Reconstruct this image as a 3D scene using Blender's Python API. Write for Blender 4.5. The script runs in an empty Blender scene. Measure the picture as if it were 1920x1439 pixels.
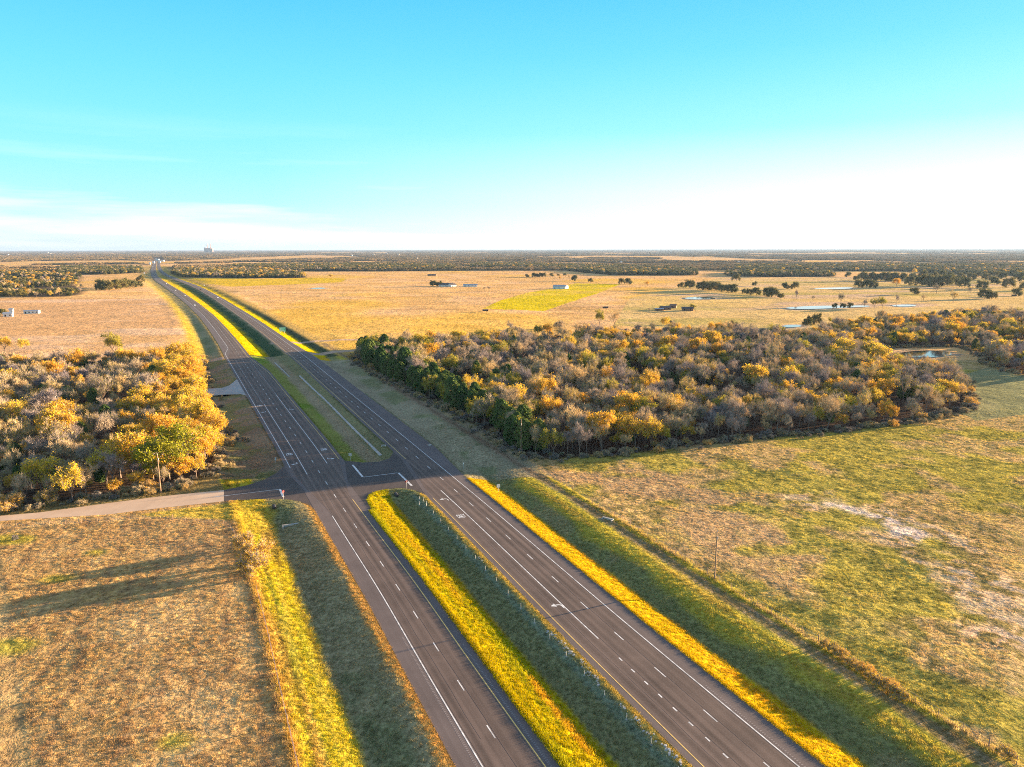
import bpy, math, random
import numpy as np
C = bpy.context.scene
random.seed(7)
RNG = np.random.default_rng(11)
PI = math.pi

# ------------------------------------------------------------------ camera
CAM_H = 68.0
F_PX = 1333.0
PITCH = math.atan((719.5 - 466.5) / F_PX)
ROLL = 0.0026
cd = bpy.data.cameras.new('camera')
cd.sensor_width = 36.0
cd.lens = F_PX / 1920 * 36.0
cd.clip_start = 1.0
cd.clip_end = 120000.0
cam = bpy.data.objects.new('camera', cd)
C.collection.objects.link(cam)
cam.location = (0, 0, CAM_H)
from mathutils import Euler, Matrix, Vector
cam.rotation_euler = (Euler((PI / 2 - PITCH, 0, 0)).to_matrix() @ Matrix.Rotation(-ROLL, 3, 'Z')).to_euler()
C.camera = cam

# ------------------------------------------------------------------ light, sky, exposure
SUN_EL = math.radians(5.9)
SUN_AZ = math.radians(66.5)          # clockwise from +Y
sd_ = bpy.data.lights.new('sun', 'SUN')
sd_.energy = 5.0
sd_.angle = math.radians(0.6)
sd_.color = (1.0, 0.70, 0.42)
sun = bpy.data.objects.new('sun', sd_)
C.collection.objects.link(sun)
sdir = Vector((math.sin(SUN_AZ) * math.cos(SUN_EL), math.cos(SUN_AZ) * math.cos(SUN_EL), math.sin(SUN_EL)))
sun.rotation_euler = sdir.to_track_quat('Z', 'Y').to_euler()
sun.location = (0, 0, 150)

C.view_settings.view_transform = 'Standard'
C.view_settings.look = 'None'
C.view_settings.gamma = 1.0
C.view_settings.use_curve_mapping = False
C.view_settings.exposure = 2.7

w = bpy.data.worlds.new('World')
C.world = w
w.use_nodes = True
nt = w.node_tree
nt.nodes.clear()
N = nt.nodes.new
out = N('ShaderNodeOutputWorld')
bg = N('ShaderNodeBackground')
bg.inputs['Strength'].default_value = 0.12
sky = N('ShaderNodeTexSky')
sky.sky_type = 'NISHITA'
sky.sun_disc = False
sky.sun_elevation = SUN_EL
sky.sun_rotation = SUN_AZ
sky.altitude = 100
sky.air_density = 1.0
sky.dust_density = 0.4
sky.ozone_density = 1.5
# the sky is graded towards the photograph's cyan: tint by elevation, thin cirrus near the horizon
tc = N('ShaderNodeTexCoord')
sep = N('ShaderNodeSeparateXYZ')
nt.links.new(tc.outputs['Generated'], sep.inputs[0])
ramp = N('ShaderNodeValToRGB')
nt.links.new(sep.outputs['Z'], ramp.inputs[0])
def set_ramp(r, stops):
    e = r.color_ramp.elements
    while len(e) > 1: e.remove(e[-1])
    e[0].position = stops[0][0]; e[0].color = (*stops[0][1], 1)
    for p, c in stops[1:]:
        n = e.new(p); n.color = (*c, 1)
SKY_STOPS = [(0.0, (0.96, 1.16, 1.26)), (0.03, (0.78, 1.18, 1.32)), (0.06, (0.52, 1.18, 1.38)), (0.10, (0.38, 1.16, 1.38)), (0.15, (0.27, 1.10, 1.36)), (0.21, (0.18, 0.99, 1.31)),
             (0.31, (0.08, 0.78, 1.22)), (0.42, (0.30, 0.56, 0.95)), (1.0, (0.52, 0.52, 0.76))]
set_ramp(ramp, SKY_STOPS)
mixs = N('ShaderNodeMix'); mixs.data_type = 'RGBA'; mixs.blend_type = 'MIX'
mixs.inputs['Factor'].default_value = 0.93
nt.links.new(sky.outputs[0], mixs.inputs[6])
nt.links.new(ramp.outputs[0], mixs.inputs[7])
# cirrus
mp = N('ShaderNodeMapping'); mp.inputs['Scale'].default_value = (1.0, 1.0, 14.0); mp.inputs['Location'].default_value = (2.3, 0.7, 0.4)
nt.links.new(tc.outputs['Generated'], mp.inputs[0])
cn = N('ShaderNodeTexNoise'); cn.inputs['Scale'].default_value = 2.2; cn.inputs['Detail'].default_value = 7.0; cn.inputs['Roughness'].default_value = 0.55
nt.links.new(mp.outputs[0], cn.inputs['Vector'])
cr = N('ShaderNodeValToRGB'); set_ramp(cr, [(0.45, (0, 0, 0)), (0.75, (.8, .8, .8))])
nt.links.new(cn.outputs['Fac'], cr.inputs[0])
er = N('ShaderNodeValToRGB'); set_ramp(er, [(0.0, (1, 1, 1)), (0.06, (1, 1, 1)), (0.09, (0.5, 0.5, 0.5)), (0.12, (0.22, 0.22, 0.22)), (0.17, (0, 0, 0))])
nt.links.new(sep.outputs['Z'], er.inputs[0])
# brighter veil on the sun's side
dt = N('ShaderNodeVectorMath'); dt.operation = 'DOT_PRODUCT'
nt.links.new(tc.outputs['Generated'], dt.inputs[0]); dt.inputs[1].default_value = tuple(sdir)
dr = N('ShaderNodeMapRange'); dr.inputs[1].default_value = 0.1; dr.inputs[2].default_value = 0.95; dr.inputs[3].default_value = 0.0; dr.inputs[4].default_value = 0.85
nt.links.new(dt.outputs['Value'], dr.inputs[0])
vr = N('ShaderNodeValToRGB'); set_ramp(vr, [(0.0, (1, 1, 1)), (0.07, (0.85, 0.85, 0.85)), (0.11, (0.5, 0.5, 0.5)), (0.15, (0.12, 0.12, 0.12)), (0.24, (0, 0, 0))])
nt.links.new(sep.outputs['Z'], vr.inputs[0])
m1 = N('ShaderNodeMath'); m1.operation = 'MULTIPLY'
nt.links.new(cr.outputs[0], m1.inputs[0]); nt.links.new(er.outputs[0], m1.inputs[1])
m2 = N('ShaderNodeMath'); m2.operation = 'MULTIPLY'
nt.links.new(dr.outputs[0], m2.inputs[0]); nt.links.new(vr.outputs[0], m2.inputs[1])
m3 = N('ShaderNodeMath'); m3.operation = 'MAXIMUM'
nt.links.new(m1.outputs[0], m3.inputs[0]); nt.links.new(m2.outputs[0], m3.inputs[1])
mixc = N('ShaderNodeMix'); mixc.data_type = 'RGBA'
nt.links.new(m3.outputs[0], mixc.inputs['Factor'])
nt.links.new(mixs.outputs[2], mixc.inputs[6]); mixc.inputs[7].default_value = (1.9, 1.88, 1.85, 1)
nt.links.new(mixc.outputs[2], bg.inputs[0])
nt.links.new(bg.outputs[0], out.inputs[0])

C.cycles.filter_width = 1.0
C.cycles.use_denoising = False
C.cycles.use_adaptive_sampling = False
C.cycles.denoiser = 'OPENIMAGEDENOISE'
C.cycles.denoising_input_passes = 'RGB_ALBEDO_NORMAL'
C.cycles.denoising_prefilter = 'ACCURATE'
C.cycles.max_bounces = 5
C.cycles.diffuse_bounces = 2
C.cycles.glossy_bounces = 2
C.cycles.transmission_bounces = 2
C.cycles.transparent_max_bounces = 6
C.cycles.volume_bounces = 0

# ------------------------------------------------------------------ helpers
def un(x, y, z=0.0):
    """point of the ground (height z) that the survey photograph shows at pixel x, y"""
    u = (x - 960) / F_PX; v = -(y - 719.5) / F_PX
    c_, s_ = math.cos(ROLL), math.sin(ROLL)
    u, v = u * c_ + v * s_, v * c_ - u * s_
    c, s = math.cos(PITCH), math.sin(PITCH)
    Y = c + v * s; Z = -s + v * c
    t = (z - CAM_H) / Z
    return (u * t, Y * t)
def U(l): return np.array([un(*p) for p in l])

def tag(o, label=None, cat=None, group=None, kind=None):
    if label: o['label'] = label
    if cat: o['category'] = cat
    if group: o['group'] = group
    if kind: o['kind'] = kind
    return o

def make_mesh(name, verts, faces, mats=None, midx=None, uv=None, smooth=False):
    me = bpy.data.meshes.new(name)
    verts = np.asarray(verts, dtype=np.float32)
    if isinstance(faces, np.ndarray):
        k = faces.shape[1]
        me.vertices.add(len(verts)); me.vertices.foreach_set('co', verts.ravel())
        me.loops.add(faces.size); me.loops.foreach_set('vertex_index', faces.ravel().astype(np.int32))
        me.polygons.add(len(faces))
        me.polygons.foreach_set('loop_start', np.arange(0, faces.size, k, dtype=np.int32))
        try: me.polygons.foreach_set('loop_total', np.full(len(faces), k, dtype=np.int32))
        except Exception: pass
    else:
        me.from_pydata([tuple(map(float, v)) for v in verts], [], faces)
    if mats:
        for m in mats: me.materials.append(m)
    if midx is not None: me.polygons.foreach_set('material_index', np.asarray(midx, dtype=np.int32))
    if uv is not None:
        l = me.uv_layers.new(name='UVMap')
        idx = np.zeros(len(me.loops), dtype=np.int32); me.loops.foreach_get('vertex_index', idx)
        l.data.foreach_set('uv', np.asarray(uv, dtype=np.float32)[idx].ravel())
    me.update(calc_edges=True)
    me.polygons.foreach_set('use_smooth', np.full(len(me.polygons), bool(smooth)))
    return me

def obj(name, me, parent=None, loc=None, rz=0.0):
    o = bpy.data.objects.new(name, me)
    C.collection.objects.link(o)
    if parent: o.parent = parent
    if loc is not None: o.location = loc
    if rz: o.rotation_euler = (0, 0, rz)
    return o

class MB:
    """collects boxes, tubes and polygons, builds ONE mesh"""
    def __init__(s): s.v = []; s.f = []
    def box(s, x0, x1, y0, y1, z0, z1, rz=0, c=(0, 0)):
        b = len(s.v); ca, sa = math.cos(rz), math.sin(rz)
        for z in (z0, z1):
            for x, y in ((x0, y0), (x1, y0), (x1, y1), (x0, y1)):
                s.v.append((c[0] + x * ca - y * sa, c[1] + x * sa + y * ca, z))
        s.f += [(b, b+3, b+2, b+1), (b+4, b+5, b+6, b+7), (b, b+1, b+5, b+4), (b+1, b+2, b+6, b+5), (b+2, b+3, b+7, b+6), (b+3, b, b+4, b+7)]
        return s
    def tube(s, p, q, r0, r1, n=6):
        p = Vector(p); q = Vector(q); d = (q - p).normalized()
        a = d.orthogonal().normalized(); c = d.cross(a); b = len(s.v)
        for P_, r in ((p, r0), (q, r1)):
            for i in range(n):
                t = 2 * PI * i / n
                s.v.append(tuple(P_ + (a * math.cos(t) + c * math.sin(t)) * r))
        for i in range(n):
            j = (i + 1) % n
            s.f.append((b + i, b + j, b + n + j, b + n + i))
        s.f.append(tuple(range(b + n - 1, b - 1, -1))); s.f.append(tuple(range(b + n, b + 2 * n)))
        return s
    def poly(s, pts): 
        b = len(s.v); s.v += [tuple(p) for p in pts]; s.f.append(tuple(range(b, b + len(pts)))); return s
    def build(s, name, mat, parent=None, loc=None, rz=0):
        return obj(name, make_mesh(name, s.v, s.f, [mat] if not isinstance(mat, list) else mat), parent, loc, rz)

# value noise in numpy
def _h(i, j, seed):
    n = (i.astype(np.int64) * 374761393 + j.astype(np.int64) * 668265263 + seed * 1442695041) & 0xffffffff
    n = ((n ^ (n >> 13)) * 1274126177) & 0xffffffff
    return ((n ^ (n >> 16)) & 0xffff) / 65535.0
def vn(x, y, s, seed=0):
    x = x / s; y = y / s
    i = np.floor(x); j = np.floor(y); fx = x - i; fy = y - j
    fx = fx * fx * (3 - 2 * fx); fy = fy * fy * (3 - 2 * fy)
    a = _h(i, j, seed); b = _h(i + 1, j, seed); c = _h(i, j + 1, seed); d = _h(i + 1, j + 1, seed)
    return (a * (1 - fx) + b * fx) * (1 - fy) + (c * (1 - fx) + d * fx) * fy
def fbm(x, y, s, seed=0, o=4):
    r = 0; a = 0.5; t = 0
    for k in range(o):
        r = r + a * vn(x + 17.3 * k, y - 9.1 * k, s / 2 ** k, seed + k); t += a; a *= 0.5
    return r / t
def ss(x, a, b):
    t = np.clip((x - a) / (b - a), 0, 1); return t * t * (3 - 2 * t)

# ------------------------------------------------------------------ materials
def new_mat(name):
    m = bpy.data.materials.new(name); m.use_nodes = True
    t = m.node_tree; b = t.nodes['Principled BSDF']
    return m, t, b
def simple(name, col, rough=0.8, var=0.12, scale=3.0, metal=0.0, spec=0.3):
    m, t, b = new_mat(name)
    n = t.nodes.new('ShaderNodeTexNoise'); n.inputs['Scale'].default_value = scale; n.inputs['Detail'].default_value = 4
    g = t.nodes.new('ShaderNodeTexCoord'); t.links.new(g.outputs['Object'], n.inputs['Vector'])
    r = t.nodes.new('ShaderNodeValToRGB')
    set_ramp(r, [(0.3, tuple(c * (1 - var) for c in col)), (0.7, tuple(min(1, c * (1 + var)) for c in col))])
    t.links.new(n.outputs['Fac'], r.inputs[0]); t.links.new(r.outputs[0], b.inputs['Base Color'])
    b.inputs['Roughness'].default_value = rough; b.inputs['Metallic'].default_value = metal
    b.inputs['Specular IOR Level'].default_value = spec
    return m
M = {}
M['white_paint'] = simple('white_paint', (0.75, 0.75, 0.73), 0.6)
M['line_white'] = simple('line_white', (0.66, 0.66, 0.64), 0.7, 0.4, 0.9)
M['line_yellow'] = simple('line_yellow', (0.75, 0.52, 0.16), 0.7, 0.2, 1.2)
M['concrete'] = simple('concrete', (0.42, 0.40, 0.36), 0.85, 0.2, 0.8)
M['pole_wood'] = simple('pole_wood', (0.3, 0.2, 0.13), 0.9, 0.3, 2)
M['steel'] = simple('steel', (0.55, 0.55, 0.56), 0.5, 0.1, 4, 0.4)
M['sign_green'] = simple('sign_green', (0.01, 0.42, 0.3), 0.5, 0.06)
M['sign_white'] = simple('sign_white', (0.8, 0.8, 0.78), 0.5, 0.05)
M['sign_red'] = simple('sign_red', (0.55, 0.03, 0.03), 0.5, 0.05)
M['sign_back'] = simple('sign_back', (0.55, 0.55, 0.53), 0.45, 0.08, 4, 0.3)
M['roof_dark'] = simple('roof_dark', (0.1, 0.09, 0.09), 0.8, 0.3, 2)
M['roof_grey'] = simple('roof_grey', (0.35, 0.38, 0.42), 0.5, 0.15, 1)
M['wall_white'] = simple('wall_white', (0.75, 0.74, 0.7), 0.7, 0.08)
M['wall_brown'] = simple('wall_brown', (0.25, 0.14, 0.09), 0.8, 0.3, 1)
M['dark'] = simple('dark', (0.03, 0.03, 0.035), 0.6, 0.1)
M['glass'] = simple('glass', (0.03, 0.04, 0.05), 0.1, 0.1, 1, 0, 0.6)
M['rubber'] = simple('rubber', (0.02, 0.02, 0.02), 0.8)
M['stack'] = simple('stack', (0.3, 0.2, 0.18), 0.8, 0.1)
for nm, c_ in (('car_white', (0.8, 0.8, 0.8)), ('car_silver', (0.45, 0.47, 0.5)), ('car_dark', (0.04, 0.045, 0.06)), ('car_red', (0.35, 0.04, 0.03))):
    M[nm] = simple(nm, c_, 0.3, 0.03, 1, 0, 0.5)
M['riprap'] = simple('riprap', (0.38, 0.38, 0.36), 0.9, 0.25, 3)

def asphalt(name, c0, c1, streak=0.5, wheel=0.0):
    m, t, b = new_mat(name)
    uv = t.nodes.new('ShaderNodeTexCoord')
    mp = t.nodes.new('ShaderNodeMapping'); mp.inputs['Scale'].default_value = (1.1, 0.012, 1)
    t.links.new(uv.outputs['UV'], mp.inputs[0])
    n1 = t.nodes.new('ShaderNodeTexNoise'); n1.inputs['Scale'].default_value = 1.0; n1.inputs['Detail'].default_value = 3
    t.links.new(mp.outputs[0], n1.inputs['Vector'])
    n2 = t.nodes.new('ShaderNodeTexNoise'); n2.inputs['Scale'].default_value = 0.15; n2.inputs['Detail'].default_value = 8; n2.inputs['Roughness'].default_value = 0.7
    g = t.nodes.new('ShaderNodeNewGeometry'); t.links.new(g.outputs['Position'], n2.inputs['Vector'])
    n3 = t.nodes.new('ShaderNodeTexNoise'); n3.inputs['Scale'].default_value = 4.0; n3.inputs['Detail'].default_value = 4
    t.links.new(g.outputs['Position'], n3.inputs['Vector'])
    # transverse patches
    mp4 = t.nodes.new('ShaderNodeMapping'); mp4.inputs['Scale'].default_value = (0.05, 0.09, 1)
    t.links.new(uv.outputs['UV'], mp4.inputs[0])
    n4 = t.nodes.new('ShaderNodeTexNoise'); n4.inputs['Scale'].default_value = 1.0; n4.inputs['Detail'].default_value = 5
    t.links.new(mp4.outputs[0], n4.inputs['Vector'])
    a1 = t.nodes.new('ShaderNodeMath'); a1.operation = 'MULTIPLY_ADD'; a1.inputs[1].default_value = streak
    t.links.new(n1.outputs['Fac'], a1.inputs[0])
    a2 = t.nodes.new('ShaderNodeMath'); a2.operation = 'MULTIPLY_ADD'; a2.inputs[1].default_value = 0.45
    t.links.new(n2.outputs['Fac'], a2.inputs[0])
    a3 = t.nodes.new('ShaderNodeMath'); a3.operation = 'MULTIPLY'; a3.inputs[1].default_value = 0.25
    t.links.new(n3.outputs['Fac'], a3.inputs[0]); 
    a4 = t.nodes.new('ShaderNodeMath'); a4.operation = 'MULTIPLY_ADD'; a4.inputs[1].default_value = 0.3
    t.links.new(n4.outputs['Fac'], a4.inputs[0])
    t.links.new(a3.outputs[0], a4.inputs[2]); t.links.new(a4.outputs[0], a2.inputs[2]); t.links.new(a2.outputs[0], a1.inputs[2])
    r = t.nodes.new('ShaderNodeValToRGB'); set_ramp(r, [(0.5, c0), (1.0, c1)])
    src = a1.outputs[0]
    if wheel:      # polished wheel paths: two per lane
        sx = t.nodes.new('ShaderNodeSeparateXYZ'); t.links.new(uv.outputs['UV'], sx.inputs[0])
        k1 = t.nodes.new('ShaderNodeMath'); k1.operation = 'MULTIPLY'; k1.inputs[1].default_value = 2 * PI / 1.85; t.links.new(sx.outputs[0], k1.inputs[0])
        k2 = t.nodes.new('ShaderNodeMath'); k2.operation = 'COSINE'; t.links.new(k1.outputs[0], k2.inputs[0])
        k3 = t.nodes.new('ShaderNodeMath'); k3.operation = 'MULTIPLY_ADD'; k3.inputs[1].default_value = wheel / 2; t.links.new(k2.outputs[0], k3.inputs[0]); t.links.new(src, k3.inputs[2])
        src = k3.outputs[0]
    t.links.new(src, r.inputs[0]); t.links.new(r.outputs[0], b.inputs['Base Color'])
    b.inputs['Roughness'].default_value = 0.85; b.inputs['Specular IOR Level'].default_value = 0.25
    bp = t.nodes.new('ShaderNodeBump'); bp.inputs['Strength'].default_value = 0.15; bp.inputs['Distance'].default_value = 0.02
    t.links.new(n3.outputs['Fac'], bp.inputs['Height']); t.links.new(bp.outputs[0], b.inputs['Normal'])
    return m
M['asphalt'] = asphalt('asphalt_shoulder', (0.105, 0.084, 0.078), (0.20, 0.162, 0.15), 0.35)
M['lane'] = asphalt('asphalt_lane', (0.05, 0.038, 0.033), (0.185, 0.137, 0.113), 0.6, 0.16)
M['side'] = asphalt('asphalt_side', (0.06, 0.048, 0.044), (0.15, 0.118, 0.104), 0.3)
M['gravel'] = asphalt('gravel_road', (0.52, 0.38, 0.26), (0.82, 0.63, 0.45), 0.2)
M['drive'] = asphalt('driveway_gravel', (0.3, 0.3, 0.28), (0.6, 0.58, 0.54), 0.2)

# ------------------------------------------------------------------ road centre lines (x, y on the ground)
def smooth(pts, step=4.0, it=3):
    pts = np.array(pts, float)
    def res(p, st):
        d = np.r_[0, np.cumsum(np.hypot(*np.diff(p, axis=0).T))]
        n = max(2, int(d[-1] / st)); s = np.linspace(0, d[-1], n)
        return np.c_[np.interp(s, d, p[:, 0]), np.interp(s, d, p[:, 1])]
    p = res(pts, step)
    for _ in range(it * 6):
        q = p.copy(); q[1:-1] = (p[:-2] + 2 * p[1:-1] + p[2:]) / 4; p = q
    return p
farL = [un(*p) for p in [(410, 615), (390, 592.5), (364, 570), (337, 550), (320, 539), (301, 527), (291, 518), (288, 508), (290, 498), (292, 489), (293, 482)]]
farR = [un(*p) for p in [(508, 629), (478, 607), (450, 588), (410, 562), (379, 544), (360, 535), (333, 525), (310, 516), (300, 508), (297, 499), (297, 489), (297, 482)]]
nearL = [(17.6, 46.5), (0, 84), (-13, 112), (-23, 134.5), (-34, 157), (-45, 180), (-61, 214), (-71, 236), (-94, 284), (-126, 351), (-150, 401), (-172, 447), (-203, 512)]
nearR = [(51, 47), (34, 84), (19, 116), (4, 149.5), (-11, 183), (-27, 217.5), (-43, 252), (-65, 299), (-87, 346), (-113, 402), (-135, 449)]
class Line:
    def __init__(s, pts):
        s.p = smooth(pts)
        d = np.diff(s.p, axis=0); L = np.hypot(*d.T)
        s.s = np.r_[0, np.cumsum(L)]
        t = np.gradient(s.p, axis=0); t /= np.hypot(*t.T)[:, None]
        s.n = np.c_[t[:, 1], -t[:, 0]]       # to the right of travel away from the camera
        s.len = s.s[-1]
    def at(s, q, t=0.0):
        x = np.interp(q, s.s, s.p[:, 0]); y = np.interp(q, s.s, s.p[:, 1])
        nx = np.interp(q, s.s, s.n[:, 0]); ny = np.interp(q, s.s, s.n[:, 1])
        return np.c_[x + nx * t, y + ny * t] if np.ndim(q) else np.array([x + nx * t, y + ny * t])
    def sY(s, Y): return float(np.interp(Y, s.p[:, 1], s.s))
    def dirat(s, q):
        a, b = s.at(q - 1), s.at(q + 1); d = b - a; return math.atan2(d[1], d[0])
    def dist(s, X, Y, stride=6):
        """signed offset to the right of the line and station"""
        P = np.r_[s.p[::stride], s.p[-1:]]; S = np.r_[s.s[::stride], s.s[-1:]]
        best = np.full(X.shape, 1e18); sg = np.zeros(X.shape); st = np.zeros(X.shape)
        for k in range(len(P) - 1):
            ax, ay = P[k]; bx, by = P[k + 1]; dx, dy = bx - ax, by - ay; L2 = dx * dx + dy * dy
            t = np.clip(((X - ax) * dx + (Y - ay) * dy) / L2, 0, 1)
            ex = X - ax - t * dx; ey = Y - ay - t * dy; d2 = ex * ex + ey * ey
            m = d2 < best
            best[m] = d2[m]; sg[m] = (dy * ex - dx * ey)[m]; st[m] = (S[k] + t * (S[k + 1] - S[k]))[m]
        return np.sqrt(best) * np.sign(sg), st
CL = Line(nearL + farL); CR = Line(nearR + farR)
def stepf(line, table):
    """piecewise-linear function of station from (Y, value)"""
    S = [line.sY(a) for a, _ in table]; V = [b for _, b in table]
    return lambda q: np.interp(q, S, V)
eLl = stepf(CL, [(40, 7.0), (200, 7.2), (214, 9.0), (450, 9.2), (520, 8.6), (2000, 9.5)])
eLr = stepf(CL, [(40, 5.9), (200, 5.9), (219, 9.6), (395, 9.8), (455, 6.0), (2000, 6.0)])
eRl = stepf(CR, [(40, 9.2), (195, 9.0), (226, 5.3), (2000, 5.3)])
eRr = stepf(CR, [(40, 7.0), (205, 7.1), (235, 9.5), (440, 9.6), (520, 7.5), (2000, 7.5)])

def ribbon(name, line, f0, f1, Y0, Y1, z, mat, step=4.0, thick=0.0):
    s0, s1 = line.sY(Y0), line.sY(Y1)
    n = max(2, int((s1 - s0) / step)); q = np.linspace(s0, s1, n)
    a = f0(q) if callable(f0) else np.full(n, f0); b = f1(q) if callable(f1) else np.full(n, f1)
    K = 5
    T = np.array([a + (b - a) * k / (K - 1) for k in range(K)]).T
    V = []; UV = []
    zz = z + np.clip((q - 400) / 4000, 0, 1) * 0.05 * (z > 0)
    for k in range(K):
        x = np.interp(q, line.s, line.p[:, 0]) + np.interp(q, line.s, line.n[:, 0]) * T[:, k]
        y = np.interp(q, line.s, line.p[:, 1]) + np.interp(q, line.s, line.n[:, 1]) * T[:, k]
        V.append(np.c_[x, y, zz]); UV.append(np.c_[T[:, k], q])
    V = np.array(V).transpose(1, 0, 2).reshape(-1, 3); UV = np.array(UV).transpose(1, 0, 2).reshape(-1, 2)
    i = np.arange(n - 1)[:, None] * K + np.arange(K - 1)[None]
    i = i.ravel(); Fq = np.c_[i, i + 1, i + K + 1, i + K]
    if thick:
        base = len(V); edge = np.r_[np.arange(n) * K, np.arange(n) * K + K - 1]
        low = V[edge].copy(); low[:, 2] -= thick
        V = np.r_[V, low]; UV = np.r_[UV, UV[edge]]
        j = np.arange(n - 1)
        l = np.c_[j * K, (j + 1) * K, base + j + 1, base + j]
        r = np.c_[j * K + K - 1, base + n + j, base + n + j + 1, (j + 1) * K + K - 1]
        Fq = np.r_[Fq, l, r]
    me = make_mesh(name, V, Fq, [mat], uv=UV)
    return me

FARY = un(293, 484)[1]
hw = obj('highway_pavement', make_mesh('tmp', [(0, 0, 0)], []))
bpy.data.objects.remove(hw)
def struct(name, me): o = obj(name, me); o['kind'] = 'structure'; return o
struct('highway', ribbon('highway', CL, lambda q: -eLl(q), eLr, 47, FARY, 0.0, M['asphalt'], thick=0.3))
struct('highway', ribbon('highway', CR, lambda q: -eRl(q), eRr, 48, FARY, 0.0, M['asphalt'], thick=0.3))
laneLl = stepf(CL, [(40, -3.85), (180, -3.85), (212, -7.6), (450, -7.6), (480, -4.0), (2000, -4.0)])
laneLr = stepf(CL, [(40, 3.85), (190, 3.85), (222, 8.4), (390, 8.6), (455, 4.0), (2000, 4.0)])
laneRl = stepf(CR, [(40, -7.9), (195, -7.9), (226, -4.0), (2000, -4.0)])
struct('travel_lanes', ribbon('travel_lanes', CL, laneLl, laneLr, 48, FARY, 0.004, M['lane']))
struct('travel_lanes', ribbon('travel_lanes', CR, laneRl, 3.75, 49, FARY, 0.004, M['lane']))

# crossover between the carriageways and the side road
tipU = [(622, 837), (635, 855), (647, 864), (680, 867.5), (710, 866), (730, 860), (737, 850), (735, 842)]
tipLo = [(845, 975), (823, 952), (808, 937), (795, 927), (780, 920), (755, 915), (723, 917), (702, 922), (690, 928), (687, 938), (697, 957)]
crossP = np.r_[U([(597, 850)]), U(tipU), U([(790, 860), (880, 960)]), U(tipLo), U([(660, 960), (610, 900)])]
def sheet(name, pts, z, mat, thick=0.3):
    n = len(pts); V = [(p[0], p[1], z) for p in pts] + [(p[0], p[1], z - thick) for p in pts]
    F_ = [tuple(range(n))] + [((i + 1) % n, i, n + i, n + (i + 1) % n) for i in range(n)]
    UV = [(p[0], p[1]) for p in pts] * 2
    me = make_mesh(name, V, F_, [mat], uv=UV)
    bm_area = sum(pts[i][0] * pts[(i + 1) % n][1] - pts[(i + 1) % n][0] * pts[i][1] for i in range(n))
    if bm_area < 0: me.flip_normals()
    return me
struct('crossover_pavement', sheet('crossover_pavement', crossP, -0.006, M['side']))
sideP = U([(420, 919), (460, 911), (495, 900), (520, 886), (534, 872), (575, 880), (640, 1000), (615, 1001), (600, 967), (580, 947), (557, 939), (535, 936.5), (485, 936), (420, 940)])
struct('side_road', sheet('side_road', sideP, -0.010, M['side']))
gravP = U([(421, 919), (300, 931), (200, 944), (75, 961), (0, 967.5), (-120, 985), (-120, 998), (0, 977), (200, 965), (300, 953), (421, 940)])
struct('gravel_road', sheet('gravel_road', gravP, -0.014, M['gravel']))
driveP = U([(470, 752), (460, 741.5), (450, 739), (425, 739.5), (392, 742), (360, 750), (360, 738), (392, 729), (415, 728), (430, 723), (442, 713), (452, 704)])
struct('driveway', sheet('driveway', driveP, -0.010, M['drive']))
drive2 = U([(395, 672), (418, 669), (424, 673), (395, 675)])
farmroad = U([(560, 662), (600, 660), (665, 656), (665, 659), (600, 664), (570, 667)])
farmroad2 = U([(505, 642), (560, 640), (620, 638), (700, 636.5), (700, 638), (620, 640), (560, 642.5), (510, 645)])

# ------------------------------------------------------------------ markings
def mk(line, t, Y0, Y1, w_=0.2, z=0.009, name='line_marking', mat=None, dash=None, phase=0.0):
    s0, s1 = line.sY(Y0), line.sY(Y1)
    q = []
    if dash:
        L, per = dash; k = math.ceil((s0 - phase) / per)
        while phase + k * per + L < s1:
            a = phase + k * per; q.append((a, a + L)); k += 1
    else:
        n = max(1, int((s1 - s0) / 6)); e = np.linspace(s0, s1, n + 1); q = list(zip(e[:-1], e[1:]))
    V = []; Fq = []
    for a, b in q:
        ta, tb = (t(a), t(b)) if callable(t) else (t, t)
        zz = z + min(1, max(0, (a - 400) / 4000)) * 0.07
        i = len(V)
        for s_, tt in ((a, ta - w_ / 2), (a, ta + w_ / 2), (b, tb + w_ / 2), (b, tb - w_ / 2)):
            p = line.at(s_, float(tt)); V.append((p[0], p[1], zz))
        Fq.append((i, i + 1, i + 2, i + 3))
    return V, Fq
def marks(name, lst, mat):
    V = []; Fq = []
    for v, f in lst:
        b = len(V); V += v; Fq += [tuple(b + i for i in q) for q in f]
    return struct(name, make_mesh(name, V, Fq, [mat]))
phL = CL.sY(124) - 1.5; phR = CR.sY(138.5) - 1.5
PER = 12.19
tLw = stepf(CL, [(218, -7.6), (440, -8.0), (470, -7.9), (495, -4.0), (2000, -4.0)])
tLy = stepf(CL, [(221, 8.3), (392, 8.7), (452, 4.2), (2000, 4.0)])
marks('white_lane_lines', [
    mk(CL, -3.8, 50, 176.5), mk(CL, tLw, 219, FARY - 900), mk(CL, -3.8, 211, 312), mk(CL, -4.2, 312, 440, 0.18, dash=(1.0, 2.9)),
    mk(CL, 3.9, 219, 330), mk(CL, 4.1, 330, 440, 0.18, dash=(1.0, 2.9)), mk(CL, 0.0, 50, 1900, 0.19, dash=(3.05, PER), phase=phL),
    mk(CR, 3.65, 50, FARY - 900), mk(CR, -3.78, 117, 196, 0.22), mk(CR, -3.78, 55, 114, 0.24, dash=(1.0, 3.66)),
    mk(CR, 0.0, 50, 1900, 0.19, dash=(3.05, PER), phase=phR)], M['line_white'])
marks('yellow_edge_lines', [mk(CL, 3.8, 50, 185.5, 0.17), mk(CL, tLy, 222, FARY - 900, 0.17), mk(CR, -7.85, 50, 191.5, 0.17), mk(CR, -4.0, 227, FARY - 900, 0.17)], M['line_yellow'])
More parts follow.
